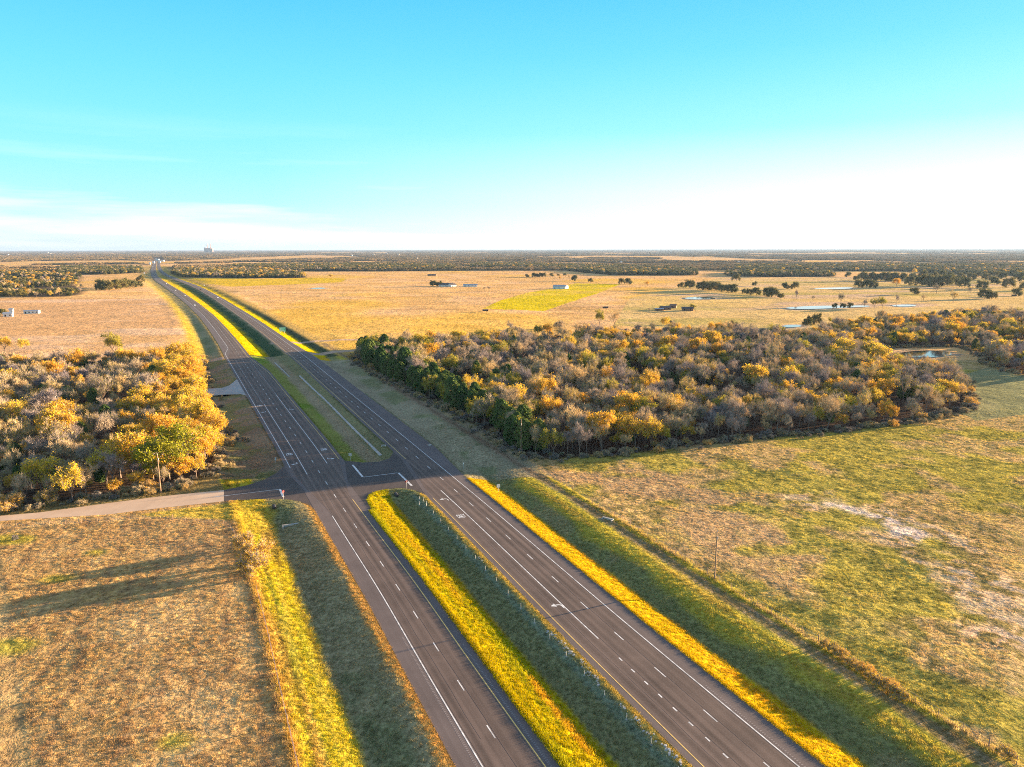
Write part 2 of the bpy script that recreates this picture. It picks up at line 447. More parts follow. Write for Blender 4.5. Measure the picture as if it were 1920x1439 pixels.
# rumble strips milled beside the edge lines
def rumble(line, t, Y0, Y1):
    return mk(line, t, Y0, Y1, 0.36, 0.0065, dash=(0.16, 0.42))
M['rumble'] = simple('rumble_cut', (0.24, 0.21, 0.2), 0.9, 0.2, 2)
marks('rumble_strip', [rumble(CL, -4.45, 50, 118), rumble(CL, 4.5, 50, 112), rumble(CR, 4.3, 50, 100)], M['rumble'])
# dark sealed seams
M['seal'] = simple('crack_seal', (0.035, 0.03, 0.03), 0.6, 0.2, 1)
rs = random.Random(3)
def seam(line, t0, Y0, Y1, amp=0.05, w_=0.07):
    s0 = line.sY(Y0)
    ph = rs.random() * 9
    return mk(line, lambda q: t0 + amp * math.sin(q * 0.21 + ph) + amp * .6 * math.sin(q * 0.53 + 2 * ph), Y0, Y1, w_, 0.0065)
marks('seam_seal', [seam(CL, 0.32, 50, 330), seam(CL, -3.5, 60, 330, 0.03, 0.05), seam(CL, 3.5, 60, 200, 0.03, 0.05), seam(CR, 0.3, 50, 330), seam(CR, -3.45, 50, 250, 0.03, 0.06), seam(CR, 3.4, 50, 330, 0.03, 0.05),
                    seam(CL, -1.9, 90, 260, 0.1, 0.05), seam(CR, -5.6, 70, 170, 0.1, 0.05)], M['seal'])

def bar(name, px, w_, mat, z=0.009):
    p = U(px); V = []; Fq = []
    for a, b in zip(p, p[1:]):
        d = (b - a) / np.hypot(*(b - a)); n = np.array([-d[1], d[0]]) * w_ / 2; i = len(V)
        for q in (a - n, a + n, b + n, b - n): V.append((q[0], q[1], z))
        Fq.append((i, i + 3, i + 2, i + 1))
    me = make_mesh(name, V, Fq, [mat]); return struct(name, me)
bar('stop_bar', [(661, 872), (680, 894.5)], 0.6, M['line_white'])
bar('crossover_line', [(682, 895), (745, 887)], 0.25, M['line_white'])
bar('stop_bar', [(747, 887), (772, 911)], 0.6, M['line_white'])
bar('stop_bar', [(525, 918), (531, 932)], 0.6, M['line_white'])
bar('side_road_centre_line', [(400, 932.5), (524, 917.8)], 0.22, M['line_white'])

def word_mesh(txt):
    cu = bpy.data.curves.new('word', 'FONT'); cu.body = txt; cu.size = 1.0; cu.align_x = 'CENTER'; cu.align_y = 'CENTER'; cu.offset = 0.03
    o = bpy.data.objects.new('word', cu); C.collection.objects.link(o)
    dg = bpy.context.evaluated_depsgraph_get(); me = bpy.data.meshes.new_from_object(o.evaluated_get(dg))
    bpy.data.objects.remove(o)
    return me
wm = word_mesh('ONLY'); wm.materials.clear(); wm.materials.append(M['line_white'])
wx = np.zeros(len(wm.vertices) * 3); wm.vertices.foreach_get('co', wx); wx = wx.reshape(-1, 3)
wx[:, 0] *= 2.2 / np.ptp(wx[:, 0]); wx[:, 1] *= 2.6 / np.ptp(wx[:, 1])
wx[:, 1] -= (wx[:, 1].max() + wx[:, 1].min()) / 2
wm.vertices.foreach_set('co', wx.ravel()); wm.update()
def arrow_mesh(flip):
    # turn arrow: stem rises then bends to the left, head points left
    out_ = [(0.75, -1.25), (1.0, -1.25), (1.0, -0.1), (0.85, 0.35), (0.45, 0.6), (-0.15, 0.68), (-0.15, 1.2), (-1.15, 0.5), (-0.15, -0.15), (-0.15, 0.32), (0.3, 0.25), (0.62, 0.1), (0.75, -0.2)]
    V = [((-x if flip else x), y, 0) for x, y in out_]
    f = list(range(len(V)))
    me = make_mesh('turn_arrow', V, [tuple(f if flip else f)], [M['line_white']])
    return me
am = {False: arrow_mesh(False), True: arrow_mesh(True)}
def on_road(name, me, px, line, back):
    p = np.array(un(*px)); t, s_ = line.dist(np.array([p[0]]), np.array([p[1]]), 2)
    a = line.dirat(float(s_[0])) - PI / 2 + (PI if back else 0)
    o = struct(name, me); o.location = (p[0], p[1], 0.010); o.rotation_euler = (0, 0, a)
for px in [(487, 761), (542, 852), (607, 843)]: on_road('only_marking', wm, px, CL, True)
on_road('only_marking', wm, (864.5, 968), CR, False)
for px, fl in [((494, 773), True), ((552, 870), True), ((547, 767.5), False), ((620, 860), False)]: on_road('turn_arrow', am[fl], px, CL, True)
for px in [(833, 937), (1045, 1137)]: on_road('turn_arrow', am[False], px, CR, False)

# ------------------------------------------------------------------ ground: one sheet, real ditches, albedo by land use, verges also tinted by sun and shade
def axis(lo, hi, a, b, step, g):
    v = list(np.arange(a, b, step)); x = b; st = step
    while x < hi: v.append(x); st *= g; x += st
    v.append(hi); x = a; st = step; pre = []
    while True:
        st *= g; x -= st
        if x < lo: break
        pre.append(x)
    pre.append(lo)
    return np.array(pre[::-1] + v)
gx = axis(-60000, 60000, -115, 115, 0.75, 1.014)
gy = axis(40, 60000, 66, 235, 0.75, 1.0095)
print('grid', len(gx), len(gy), len(gx) * len(gy))

def inpoly(X, Y, P):
    r = np.zeros(X.shape, bool); n = len(P)
    m = (X > P[:, 0].min()) & (X < P[:, 0].max()) & (Y > P[:, 1].min()) & (Y < P[:, 1].max())
    x = X[m]; y = Y[m]; q = np.zeros(x.shape, bool); j = n - 1
    for i in range(n):
        xi, yi = P[i]; xj, yj = P[j]
        if yi != yj: q ^= ((yi > y) != (yj > y)) & (x < (xj - xi) * (y - yi) / (yj - yi) + xi)
        j = i
    r[m] = q; return r
def pdist(X, Y, P, closed=True, lim=60):
    """distance to a polygon outline, signed negative inside; only near it"""
    d = np.full(X.shape, 1e4)
    m = (X > P[:, 0].min() - lim) & (X < P[:, 0].max() + lim) & (Y > P[:, 1].min() - lim) & (Y < P[:, 1].max() + lim)
    x = X[m]; y = Y[m]; b = np.full(x.shape, 1e8)
    n = len(P)
    for i in range(n if closed else n - 1):
        a = P[i]; c = P[(i + 1) % n]; dx, dy = c - a; L = dx * dx + dy * dy + 1e-9
        t = np.clip(((x - a[0]) * dx + (y - a[1]) * dy) / L, 0, 1)
        b = np.minimum(b, np.hypot(x - a[0] - t * dx, y - a[1] - t * dy))
    if closed:
        q = inpoly(x, y, P); b[q] *= -1
    d[m] = b; return d

WOOD_R = np.r_[U([(982, 859), (1050, 860), (1150, 851), (1280, 836), (1480, 818), (1680, 797), (1800, 774), (1818, 745), (1800, 712), (1745, 695), (1690, 688), (1660, 672), (1640, 656), (1560, 650),
                  (1500, 640), (1400, 633), (1280, 632), (1100, 633), (960, 634), (850, 648), (760, 648), (690, 655), (667, 664), (672, 680), (700, 698), (750, 722), (800, 749), (862, 780), (925, 818)])]
WOOD_B = U([(1500, 639), (1560, 622), (1620, 610), (1720, 605), (1800, 594), (1920, 601), (2040, 606), (2040, 700), (1960, 712), (1900, 700), (1850, 684), (1838, 664), (1800, 652), (1700, 651), (1650, 655), (1560, 649)])
WOOD_L = U([(-170, 985), (0, 964), (75, 954), (200, 937), (300, 922), (350, 914), (385, 897), (412, 858), (430, 825), (410, 790), (393, 768), (376, 735), (386, 712), (378, 690), (372, 666), (300, 674), (200, 681), (130, 689), (0, 690), (-250, 700)])
POND_C = U([(1683, 668), (1692, 662), (1730, 659), (1770, 660), (1788, 665), (1775, 671), (1735, 672), (1700, 672)])
PONDS = {'farm_pond': [U([(1281, 561.5), (1290, 558.5), (1320, 557.5), (1338, 559), (1342, 561.5), (1325, 562.5), (1300, 563)]),
    U([(1465, 580), (1520, 576.5), (1560, 576), (1630, 575.5), (1632, 578), (1590, 579.5), (1540, 582), (1490, 583)]),
    U([(1672, 575), (1690, 573.5), (1718, 574), (1716, 577), (1690, 577.5), (1674, 577)]),
    U([(1522, 543), (1540, 541.5), (1590, 540.5), (1602, 541.5), (1590, 543.5), (1545, 544)]),
    U([(1465, 613), (1480, 611), (1500, 611), (1504, 614), (1490, 616), (1470, 616)]),
    U([(580, 542), (590, 540.5), (608, 540.5), (612, 541.5), (600, 542.8)])]}
FIELD_GY = U([(905, 579), (940, 563), (990, 549), (1040, 540), (1080, 530.5), (1165, 533), (1145, 540), (1120, 551), (1085, 562), (1020, 583), (960, 581)])
YEL_HW = U([(352, 522), (480, 524), (575, 522), (650, 523), (640, 530), (560, 533), (480, 536), (430, 538), (385, 532)])
FIELD_R = U([(1350, 522), (1600, 520), (1960, 520), (2100, 640), (1500, 620), (1150, 612), (1180, 560)])
FOREST_FAR = [U(p) for p in [
    [(318, 517), (345, 521), (480, 523), (575, 521.5), (565, 513), (480, 508), (330, 506)],
    [(430, 503), (570, 509.5), (855, 507.5), (850, 499), (560, 497), (440, 498)],
    [(870, 503), (1045, 506), (1100, 512), (1152, 516), (1307, 517), (1305, 507), (1150, 500), (900, 496)],
    [(1362, 519), (1440, 520), (1565, 519), (1560, 512), (1360, 511)],
    [(1380, 509), (1700, 509), (1960, 520), (1960, 500), (1700, 499), (1380, 500)],
    [(-80, 556), (60, 560), (120, 558), (150, 555), (158, 545), (140, 536), (150, 528), (150, 518), (60, 512), (-80, 506)],
    [(110, 515), (200, 516), (268, 512), (266, 503), (200, 502), (110, 502)]]]
GAPS_FAR = [U(p) for p in [
    [(355, 522), (560, 519), (570, 510), (900, 509), (1040, 508), (1150, 518), (1310, 519), (1360, 521), (1330, 600), (480, 620)],
    [(430, 495.5), (700, 494.5), (700, 491.5), (430, 492)], [(305, 499), (440, 497), (560, 494.5), (300, 495)],
    [(1790, 493), (1960, 494.5), (1960, 489), (1790, 488.5)], [(1370, 510), (1560, 511), (1560, 508.7), (1380, 508)],
    [(0, 501.5), (270, 503), (265, 496), (120, 497), (0, 499)], [(150, 527), (270, 524), (275, 517), (150, 518)],
    [(1560, 515), (1960, 512), (1960, 509), (1560, 508)]]]

def hw_frame(X, Y):
    shape = X.shape; tL = np.full(shape, -1e4); sL = np.zeros(shape); tR = np.full(shape, 1e4); sR = np.zeros(shape)
    # only near the highway corridor
    cx = np.interp(Y, CL.p[:, 1], CL.p[:, 0]); near = np.abs(X - cx) < 160 + Y * 0.05
    a, b = CL.dist(X[near], Y[near]); tL[near] = a; sL[near] = b
    a, b = CR.dist(X[near], Y[near]); tR[near] = a; sR[near] = b
    right = (~near) & (X > cx); tL[right] = 1e4
    tR[(~near) & (X <= cx)] = -1e4
    return tL, sL, tR, sR
SX = np.array(un(420, 930)); SY2 = np.array(un(-120, 990))
SIDE_ALL = np.r_[U([(534, 872), (420, 919), (300, 931), (0, 967.5), (-120, 985), (-120, 998), (0, 977), (300, 953), (420, 940), (535, 936.5), (600, 967), (640, 1000)])]

def ground_h(X, Y, fr=None, detail=True):
    tL, sL, tR, sR = fr if fr is not None else hw_frame(X, Y)
    mx = np.abs(X) + Y
    und = (fbm(X, Y, 45, 5, 3) - 0.5) * 1.3 + (fbm(X, Y, 400, 9, 2) - 0.5) * 4.0 * ss(mx, 500, 1500)
    h = np.zeros(X.shape)
    # left verge: foreslope away from the road, back slope up to the fence
    dl = -tL - eLl(sL)
    v = -np.interp(dl, [0, 1.2, 9.3, 9.6, 19.5], [0, 0.02, 1.22, 1.22, 0.0])
    v = v * ss(pdist(X, Y, SIDE_ALL, True, 30), 0.5, 9)
    wl = ss(dl, 17, 30)
    h = np.where(dl > 0, v * (1 - wl) + und * wl, h)
    # right verge
    dr = tR - eRr(sR)
    v = -np.interp(dr, [0, 0.4, 5.8, 6.6, 14.5, 16], [0, 0.02, 1.0, 1.02, 0.05, 0.0])
    wr = ss(dr, 24, 36)
    h = np.where(dr > 0, v * (1 - wr) + und * wr, h)
    # median
    a = tL - eLr(sL); b = -tR - eRl(sR)
    med = (a > 0) & (b > 0) & (tL > 0) & (tR < 0)
    cr_ = pdist(X, Y, crossP, True, 60)
    m = np.minimum(a, b); m = np.minimum(m, np.maximum(cr_, 0))
    wid = (a + b) / 2
    dep = np.minimum(np.maximum(m - 0.5, 0) / 5.2, 1.6)
    # ditch bottom at equal distance from both edges
    h = np.where(med, -dep, h)
    pav = ((np.abs(tL) < 12) & (tL > -eLl(sL)) & (tL < eLr(sL))) | ((np.abs(tR) < 12) & (tR > -eRl(sR)) & (tR < eRr(sR)))
    # micro relief: tussocks
    if detail:
        amp = 0.10 * ss(np.minimum(np.minimum(np.abs(dl), np.abs(dr)), 30), 1, 4) + 0.02
        h = h + (vn(X, Y, 1.6, 31) - 0.5) * amp + (vn(X, Y, 0.8, 33) - 0.5) * amp * 0.6
    # keep the sheet below every pavement, with a margin of a grid cell
    mar = 0.9 + np.maximum(0, Y - 235) * 0.0095 * 0.5
    dmin = np.minimum(np.maximum(-tL - eLl(sL), tL - eLr(sL)), np.maximum(-tR - eRl(sR), tR - eRr(sR)))
    for P_ in (crossP, sideP, gravP, driveP):
        dmin = np.minimum(dmin, pdist(X, Y, P_, True, 12))
    h = np.where(dmin < mar, np.minimum(h, -0.06 - 0.01 * (mar > 2)), h)
    return h, pav, dmin

def mixc_(c, col, k):
    col = np.array(col)
    return c * (1 - k[:, None]) + col * k[:, None]
def tint(X, Y, fr):
    tL, sL, tR, sR = fr
    X = X.ravel(); Y = Y.ravel(); tL = tL.ravel(); tR = tR.ravel(); sL = sL.ravel(); sR = sR.ravel()
    n1 = fbm(X, Y, 9, 1, 4); n2 = fbm(X, Y, 60, 2, 4); n3 = fbm(X, Y, 2.2, 3, 3); n4 = fbm(X, Y * 3.0, 300, 4, 5)
    D = np.hypot(X, Y)
    c = np.tile(np.array([0.75, 0.46, 0.17]), (len(X), 1))                      # open orange hay field
    c = mixc_(c, (0.76, 0.49, 0.25), ss(n2, 0.4, 0.7) * 0.8)
    c = mixc_(c, (0.45, 0.26, 0.10), ss(fbm(X * 0.25, Y, 14, 6, 4), 0.56, 0.7) * 0.55)
    c = mixc_(c, (0.78, 0.48, 0.05), ss(fbm(X, Y, 220, 8, 3), 0.55, 0.75) * 0.6)
    # right hand savanna
    q = inpoly(X, Y, FIELD_R).astype(float)
    c = mixc_(c, (0.64, 0.47, 0.19), q * 0.75); c = mixc_(c, (0.30, 0.30, 0.06), q * ss(fbm(X, Y * 2, 150, 12, 4), 0.52, 0.68) * 0.45)
    c = mixc_(c, (0.60, 0.42, 0.28), q * ss(fbm(X, Y * 3, 120, 14, 3), 0.55, 0.7) * 0.8)
    c = mixc_(c, (0.66, 0.52, 0.01), inpoly(X, Y, FIELD_GY).astype(float) * (0.65 + 0.35 * ss(n2, 0.3, 0.6)))
    c = mixc_(c, (0.66, 0.46, 0.02), inpoly(X, Y, YEL_HW).astype(float) * 0.9)
    # pale and dark ground in the left field
    lf = ((tL < -26) & (Y > 430) & (Y < 1000)).astype(float)
    c = mixc_(c, (0.62, 0.38, 0.19), lf * 0.8); c = mixc_(c, (0.74, 0.52, 0.34), lf * ss(fbm(X * .5, Y, 50, 16, 4), 0.5, 0.68) * 0.7)
    # pasture right foreground
    ps = ((tR > 24) & (Y < 430)).astype(float)
    patt = fbm(X, Y, 38, 21, 4)
    pc = np.tile(np.array([0.43, 0.36, 0.08]), (len(X), 1))
    pc = mixc_(pc, (0.54, 0.38, 0.17), ss(patt + (n1 - .5) * 0.6, 0.46, 0.62))
    pc = mixc_(pc, (0.52, 0.42, 0.06), ss(n3, 0.5, 0.7) * 0.35)
    pc = mixc_(pc, (0.13, 0.14, 0.035), ss(1 - n3, 0.52, 0.66) * 0.6)
    st = pdist(X, Y, U([(1550, 945), (1620, 965), (1700, 990), (1745, 1015), (1850, 1120), (1900, 1170)]), False, 30)
    pc = mixc_(pc, (0.72, 0.58, 0.48), ss(9 + n1 * 12 - 4 - st, 0, 6) * ss(n3, 0.38, 0.6) * ss(patt + n1, 0.85, 1.2) * 0.5)
    b2 = pdist(X, Y, U([(1560, 945), (1640, 970), (1710, 1000)]), False, 30)
    pc = mixc_(pc, (0.72, 0.60, 0.52), ss(4.6 + (n1 - .5) * 9 - b2, 0, 4) * ss(n3, .2, .5) * 0.95)
    b3 = pdist(X, Y, U([(1800, 1150), (1850, 1190), (1930, 1215)]), False, 40)
    pc = mixc_(pc, (0.66, 0.5, 0.4), ss(5 + (n1 - .5) * 18 - b3, 0, 8) * ss(n3, .3, .65) * 0.6)
    b4 = pdist(X, Y, U([(1080, 900), (1220, 905), (1330, 960), (1420, 1040)]), False, 60)
    pc = mixc_(pc, (0.5, 0.33, 0.2), ss(14 + (n1 - .5) * 30 - b4, 0, 10) * 0.5)
    c = c * (1 - ps[:, None]) + pc * ps[:, None]
    # lower left hay stubble
    lf = ((tL < -26) & (Y < 200)).astype(float)
    lc = np.tile(np.array([0.56, 0.375, 0.15]), (len(X), 1))
    lc = mixc_(lc, (0.30, 0.19, 0.10), ss(vn(X, Y, 1.3, 97), 0.5, 0.8) * 0.6)
    lc = mixc_(lc, (0.72, 0.52, 0.24), ss(n1, 0.5, 0.7) * 0.6)
    row = 0.5 + 0.5 * np.sin((X * 0.93 + Y * 0.37) * 1.35 + n1 * 3)
    lc = mixc_(lc, (0.25, 0.15, 0.09), row ** 6 * 0.35)
    for (gx0, gy0), rad_ in (((180, 1035), 3.0), ((15, 1215), 4.5), ((25, 1012), 5.0), ((100, 1085), 3.5), ((320, 1390), 2.5)):
        g0 = un(gx0, gy0); lc = mixc_(lc, (0.42, 0.40, 0.04), ss(rad_ + (n1 - .5) * 5 - np.hypot((X - g0[0]) * .6, Y - g0[1]), 0, 2.5) * .7)
    lc = mixc_(lc, (0.36, 0.24, 0.13), ss(fbm(X, Y, 26, 41, 3), 0.55, 0.75) * 0.4)
    c = c * (1 - lf[:, None]) + lc * lf[:, None]
    # forest floor
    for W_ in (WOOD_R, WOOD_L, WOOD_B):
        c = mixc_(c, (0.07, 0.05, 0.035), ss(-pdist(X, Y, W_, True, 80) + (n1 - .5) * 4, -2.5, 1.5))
    # meadow behind the right wood
    q = inpoly(X, Y, U([(1850, 690), (1960, 715), (1960, 775), (1830, 790), (1800, 775), (1822, 740), (1800, 705)]))
    c = mixc_(c, (0.26, 0.27, 0.14), q.astype(float) * 0.9)
    # far woods: dark floor
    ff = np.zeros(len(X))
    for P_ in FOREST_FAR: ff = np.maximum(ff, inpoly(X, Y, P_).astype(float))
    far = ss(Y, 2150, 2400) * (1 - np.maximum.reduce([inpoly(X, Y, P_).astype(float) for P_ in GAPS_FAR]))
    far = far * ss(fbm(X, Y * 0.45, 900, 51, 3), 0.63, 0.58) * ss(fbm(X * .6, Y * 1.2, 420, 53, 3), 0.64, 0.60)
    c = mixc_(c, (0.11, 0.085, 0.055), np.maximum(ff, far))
    c = mixc_(c, (0.25, 0.20, 0.08), ss(-pdist(X, Y, U([(-140, 985), (0, 958), (200, 930), (350, 905), (420, 870), (452, 912), (420, 921), (300, 934), (0, 971), (-140, 992)]), True, 20), -1.5, 1) * .9)
    # ---- right of way
    st1 = fbm(tL * 2.2, sL * 0.05 * 2.2, 3.0, 61, 3); st2 = fbm(tR * 2.2, sR * 0.05 * 2.2, 3.0, 63, 3)
    dl = -tL - eLl(sL); near = Y < 3000
    m = (dl > -2) & (dl < 19.5) & near & (tL < 0)
    lo = np.tile(np.array([0.60, 0.49, 0.03]), (len(X), 1))
    lo = mixc_(lo, (0.24, 0.32, 0.02), ss(st1, 0.5, 0.64) * 0.7 * ss(dl, 11, 15))
    lo = mixc_(lo, (0.50, 0.31, 0.09), ss(fbm(tL * 2.2 + 7, sL * .14, 4.0, 65, 3), 0.5, 0.7) * 0.7)
    lo = mixc_(lo, (0.37, 0.32, 0.17), ss(11.0 + (n1 - .5) * 2 - dl, -0.6, 0.6))  # slope the low sun misses: its shade tone is in the grass colour
    lo = mixc_(lo, (0.18, 0.22, 0.09), .6 * ss(11.0 - dl, 0, 2) * ss(dl, 3, 5) * ss(fbm(X, Y, 16, 67, 3), 0.48, 0.62))
    lo = mixc_(lo, (0.55, 0.34, 0.10), ss(1.9 + (n1 - .5) * 1.5 - dl, -0.3, 0.5))
    ln = fbm(tL * 2.0 + fbm(X, Y, 30, 78, 2) * 5, sL * .03, 1.0, 77, 2)
    lo = mixc_(lo, (0.20, 0.15, 0.04), ss(ln, 0.60, 0.70) * ss(dl, 9.5, 12) * .8)
    lo = mixc_(lo, (0.62, 0.50, 0.10), ss(1 - ln, 0.62, 0.72) * ss(dl, 9.5, 12) * .5)
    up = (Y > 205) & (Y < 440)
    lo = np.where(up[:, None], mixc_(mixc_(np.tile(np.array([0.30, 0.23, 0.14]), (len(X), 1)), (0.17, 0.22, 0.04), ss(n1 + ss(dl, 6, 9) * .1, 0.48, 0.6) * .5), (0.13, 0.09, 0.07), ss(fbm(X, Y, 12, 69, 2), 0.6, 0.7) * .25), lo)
    fl = (Y >= 440)[:, None]; lo = np.where(fl & (dl > 10.2)[:, None], lo * .4 + np.array([0.66, 0.46, 0.07]) * .6, lo)
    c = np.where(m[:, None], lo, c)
    # grass strip against the left fence
    c = mixc_(c, (0.6, 0.38, 0.08), ss(1.0 + (n1 - .5) - np.abs(dl - 19), 0, 0.8) * (Y < 190))
    dr = tR - eRr(sR)
    m = (dr > -2) & (dr < 24) & near & (tR > 0)
    ro = np.tile(np.array([0.60, 0.41, 0.01]), (len(X), 1))
    ro = mixc_(ro, (0.66, 0.33, 0.02), ss(st2, 0.52, 0.66) * ss(dr, 2, 4) * 0.7)
    ro = mixc_(ro, (0.26, 0.265, 0.10), ss(dr + (n1 - .5) * 1.5, 5.6, 6.6))  # greener back slope, with its shade mixed into the tint
    ro = mixc_(ro, (0.36, 0.31, 0.15), ss(fbm(X, Y, 10, 75, 3), 0.5, 0.65) * ss(dr, 6, 7.5) * .7)
    ro = mixc_(ro, (0.46, 0.40, 0.06), ss(dr + (n1 - .5) * 7, 10, 13))
    ro = mixc_(ro, (0.48, 0.36, 0.07), ss(dr, 13, 15) * ss(st2, 0.52, 0.62) * 0.8)
    up = (Y > 206) & (Y < 440)  # stretch in the wood's shadow: dulled tint carries that shade
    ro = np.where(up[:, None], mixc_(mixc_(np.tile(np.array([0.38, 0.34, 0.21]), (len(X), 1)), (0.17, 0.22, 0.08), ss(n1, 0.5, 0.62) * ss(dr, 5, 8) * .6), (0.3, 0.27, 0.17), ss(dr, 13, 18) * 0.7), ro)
    far_r = (Y > 455)
    ro = np.where(far_r[:, None], mixc_(mixc_(np.tile(np.array([0.66, 0.50, 0.0]), (len(X), 1)), (0.08, 0.1, 0.05), ss(dr, 7, 7.8)), (0.6, 0.4, 0.12), ss(dr, 13.5, 15)), ro)  # far ditch painted as sunlit yellow and shaded dark bands
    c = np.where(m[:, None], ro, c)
    # two-track lane beside the right fence
    nr = ((Y < 520) & (tR > 0)).astype(float)
    c = mixc_(c, (0.21, 0.15, 0.09), ss(2.2 + (n1 - .5) * 2 - np.abs(tR - 27.2), 0, 1.5) * nr * 0.8)
    for tt in (26.2, 28.0): c = mixc_(c, (0.42, 0.33, 0.23), ss(0.35 + (n3 - .5) * 0.9 - np.abs(tR - tt), 0, 0.35) * nr * 0.6)
    c = mixc_(c, (0.48, 0.35, 0.14), ss(0.6 + (n1 - .5) - np.abs(tR - 30.3), 0, 0.6) * nr)
    # median
    a = tL - eLr(sL); b = -tR - eRl(sR)
    m = (a > -2) & (b > -2) & (tL > 0) & (tR < 0) & near
    mo = np.tile(np.array([0.50, 0.40, 0.005]), (len(X), 1))
    mo = mixc_(mo, (0.26, 0.30, 0.01), ss(st1, 0.50, 0.62) * 0.55)
    mo = mixc_(mo, (0.62, 0.35, 0.02), ss(fbm(tL * 2.2, sL * .2, 5.0, 71, 3), 0.54, 0.68) * ss(a, 3, 5) * 0.8)
    ln = fbm(tL * 2.0 + fbm(X, Y, 40, 79, 2) * 3, sL * .03, 1.0, 80, 2)
    mo = mixc_(mo, (0.30, 0.22, 0.01), ss(ln, 0.60, 0.70) * .6)
    mo = mixc_(mo, (0.24, 0.245, 0.11), ss(a - b + (n1 - .5) * 1.6, -1.0, 0.4))  # greener grass on the slope turned from the sun, shade tone included
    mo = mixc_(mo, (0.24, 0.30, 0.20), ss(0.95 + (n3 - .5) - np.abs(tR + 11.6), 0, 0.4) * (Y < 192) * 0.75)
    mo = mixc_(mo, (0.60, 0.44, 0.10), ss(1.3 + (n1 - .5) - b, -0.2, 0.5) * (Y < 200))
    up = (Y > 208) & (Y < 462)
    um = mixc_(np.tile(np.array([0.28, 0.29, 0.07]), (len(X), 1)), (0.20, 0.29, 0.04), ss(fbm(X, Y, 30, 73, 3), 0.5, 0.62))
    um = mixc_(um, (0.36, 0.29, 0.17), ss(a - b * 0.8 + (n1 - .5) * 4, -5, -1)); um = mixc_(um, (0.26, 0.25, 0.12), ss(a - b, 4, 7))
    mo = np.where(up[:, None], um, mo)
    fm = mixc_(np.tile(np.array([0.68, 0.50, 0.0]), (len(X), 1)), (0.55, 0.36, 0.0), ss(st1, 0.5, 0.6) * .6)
    fm = mixc_(fm, (0.055, 0.11, 0.05), ss(a - b, -0.6, 0.3)); fm = mixc_(fm, (0.55, 0.42, 0.22), ss(1.2 - b, 0, 0.5))  # shaded half of the far median painted dark
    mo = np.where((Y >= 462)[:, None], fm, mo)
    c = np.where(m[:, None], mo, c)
    c = mixc_(c, (0.56, 0.44, 0.06), ss(-pdist(X, Y, U([(250, 967), (330, 957), (425, 943), (500, 941), (520, 960), (508, 990), (470, 1010), (448, 1000), (438, 978), (330, 972)]), True, 20) + (n1 - .5) * 4, -1, 1) * .8)
    # small dirt lanes crossing the verge
    for P_ in (farmroad, farmroad2, drive2): c = mixc_(c, (0.55, 0.40, 0.28), ss(-pdist(X, Y, P_, True, 20), -1.2, 0.5))
    # muddy banks round the pools
    c = mixc_(c, (0.42, 0.31, 0.2), ss(6 + (n1 - .5) * 5 - pdist(X, Y, POND_C, True, 30), 0, 3))
    for P_ in PONDS['farm_pond']: c = mixc_(c, (0.62, 0.47, 0.33), ss(10 + (n1 - .5) * 8 - pdist(X, Y, P_, True, 60), 0, 6) * .8)
    return np.clip(c, 0.0, 0.8)

GX, GY = np.meshgrid(gx, gy)
# shift the dense columns so that they follow the highway a little
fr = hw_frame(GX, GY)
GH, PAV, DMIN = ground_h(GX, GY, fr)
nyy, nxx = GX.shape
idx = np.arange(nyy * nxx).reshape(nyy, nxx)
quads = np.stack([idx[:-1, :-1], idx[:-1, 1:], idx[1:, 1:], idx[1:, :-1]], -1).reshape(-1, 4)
TN = tint(GX, GY, fr)

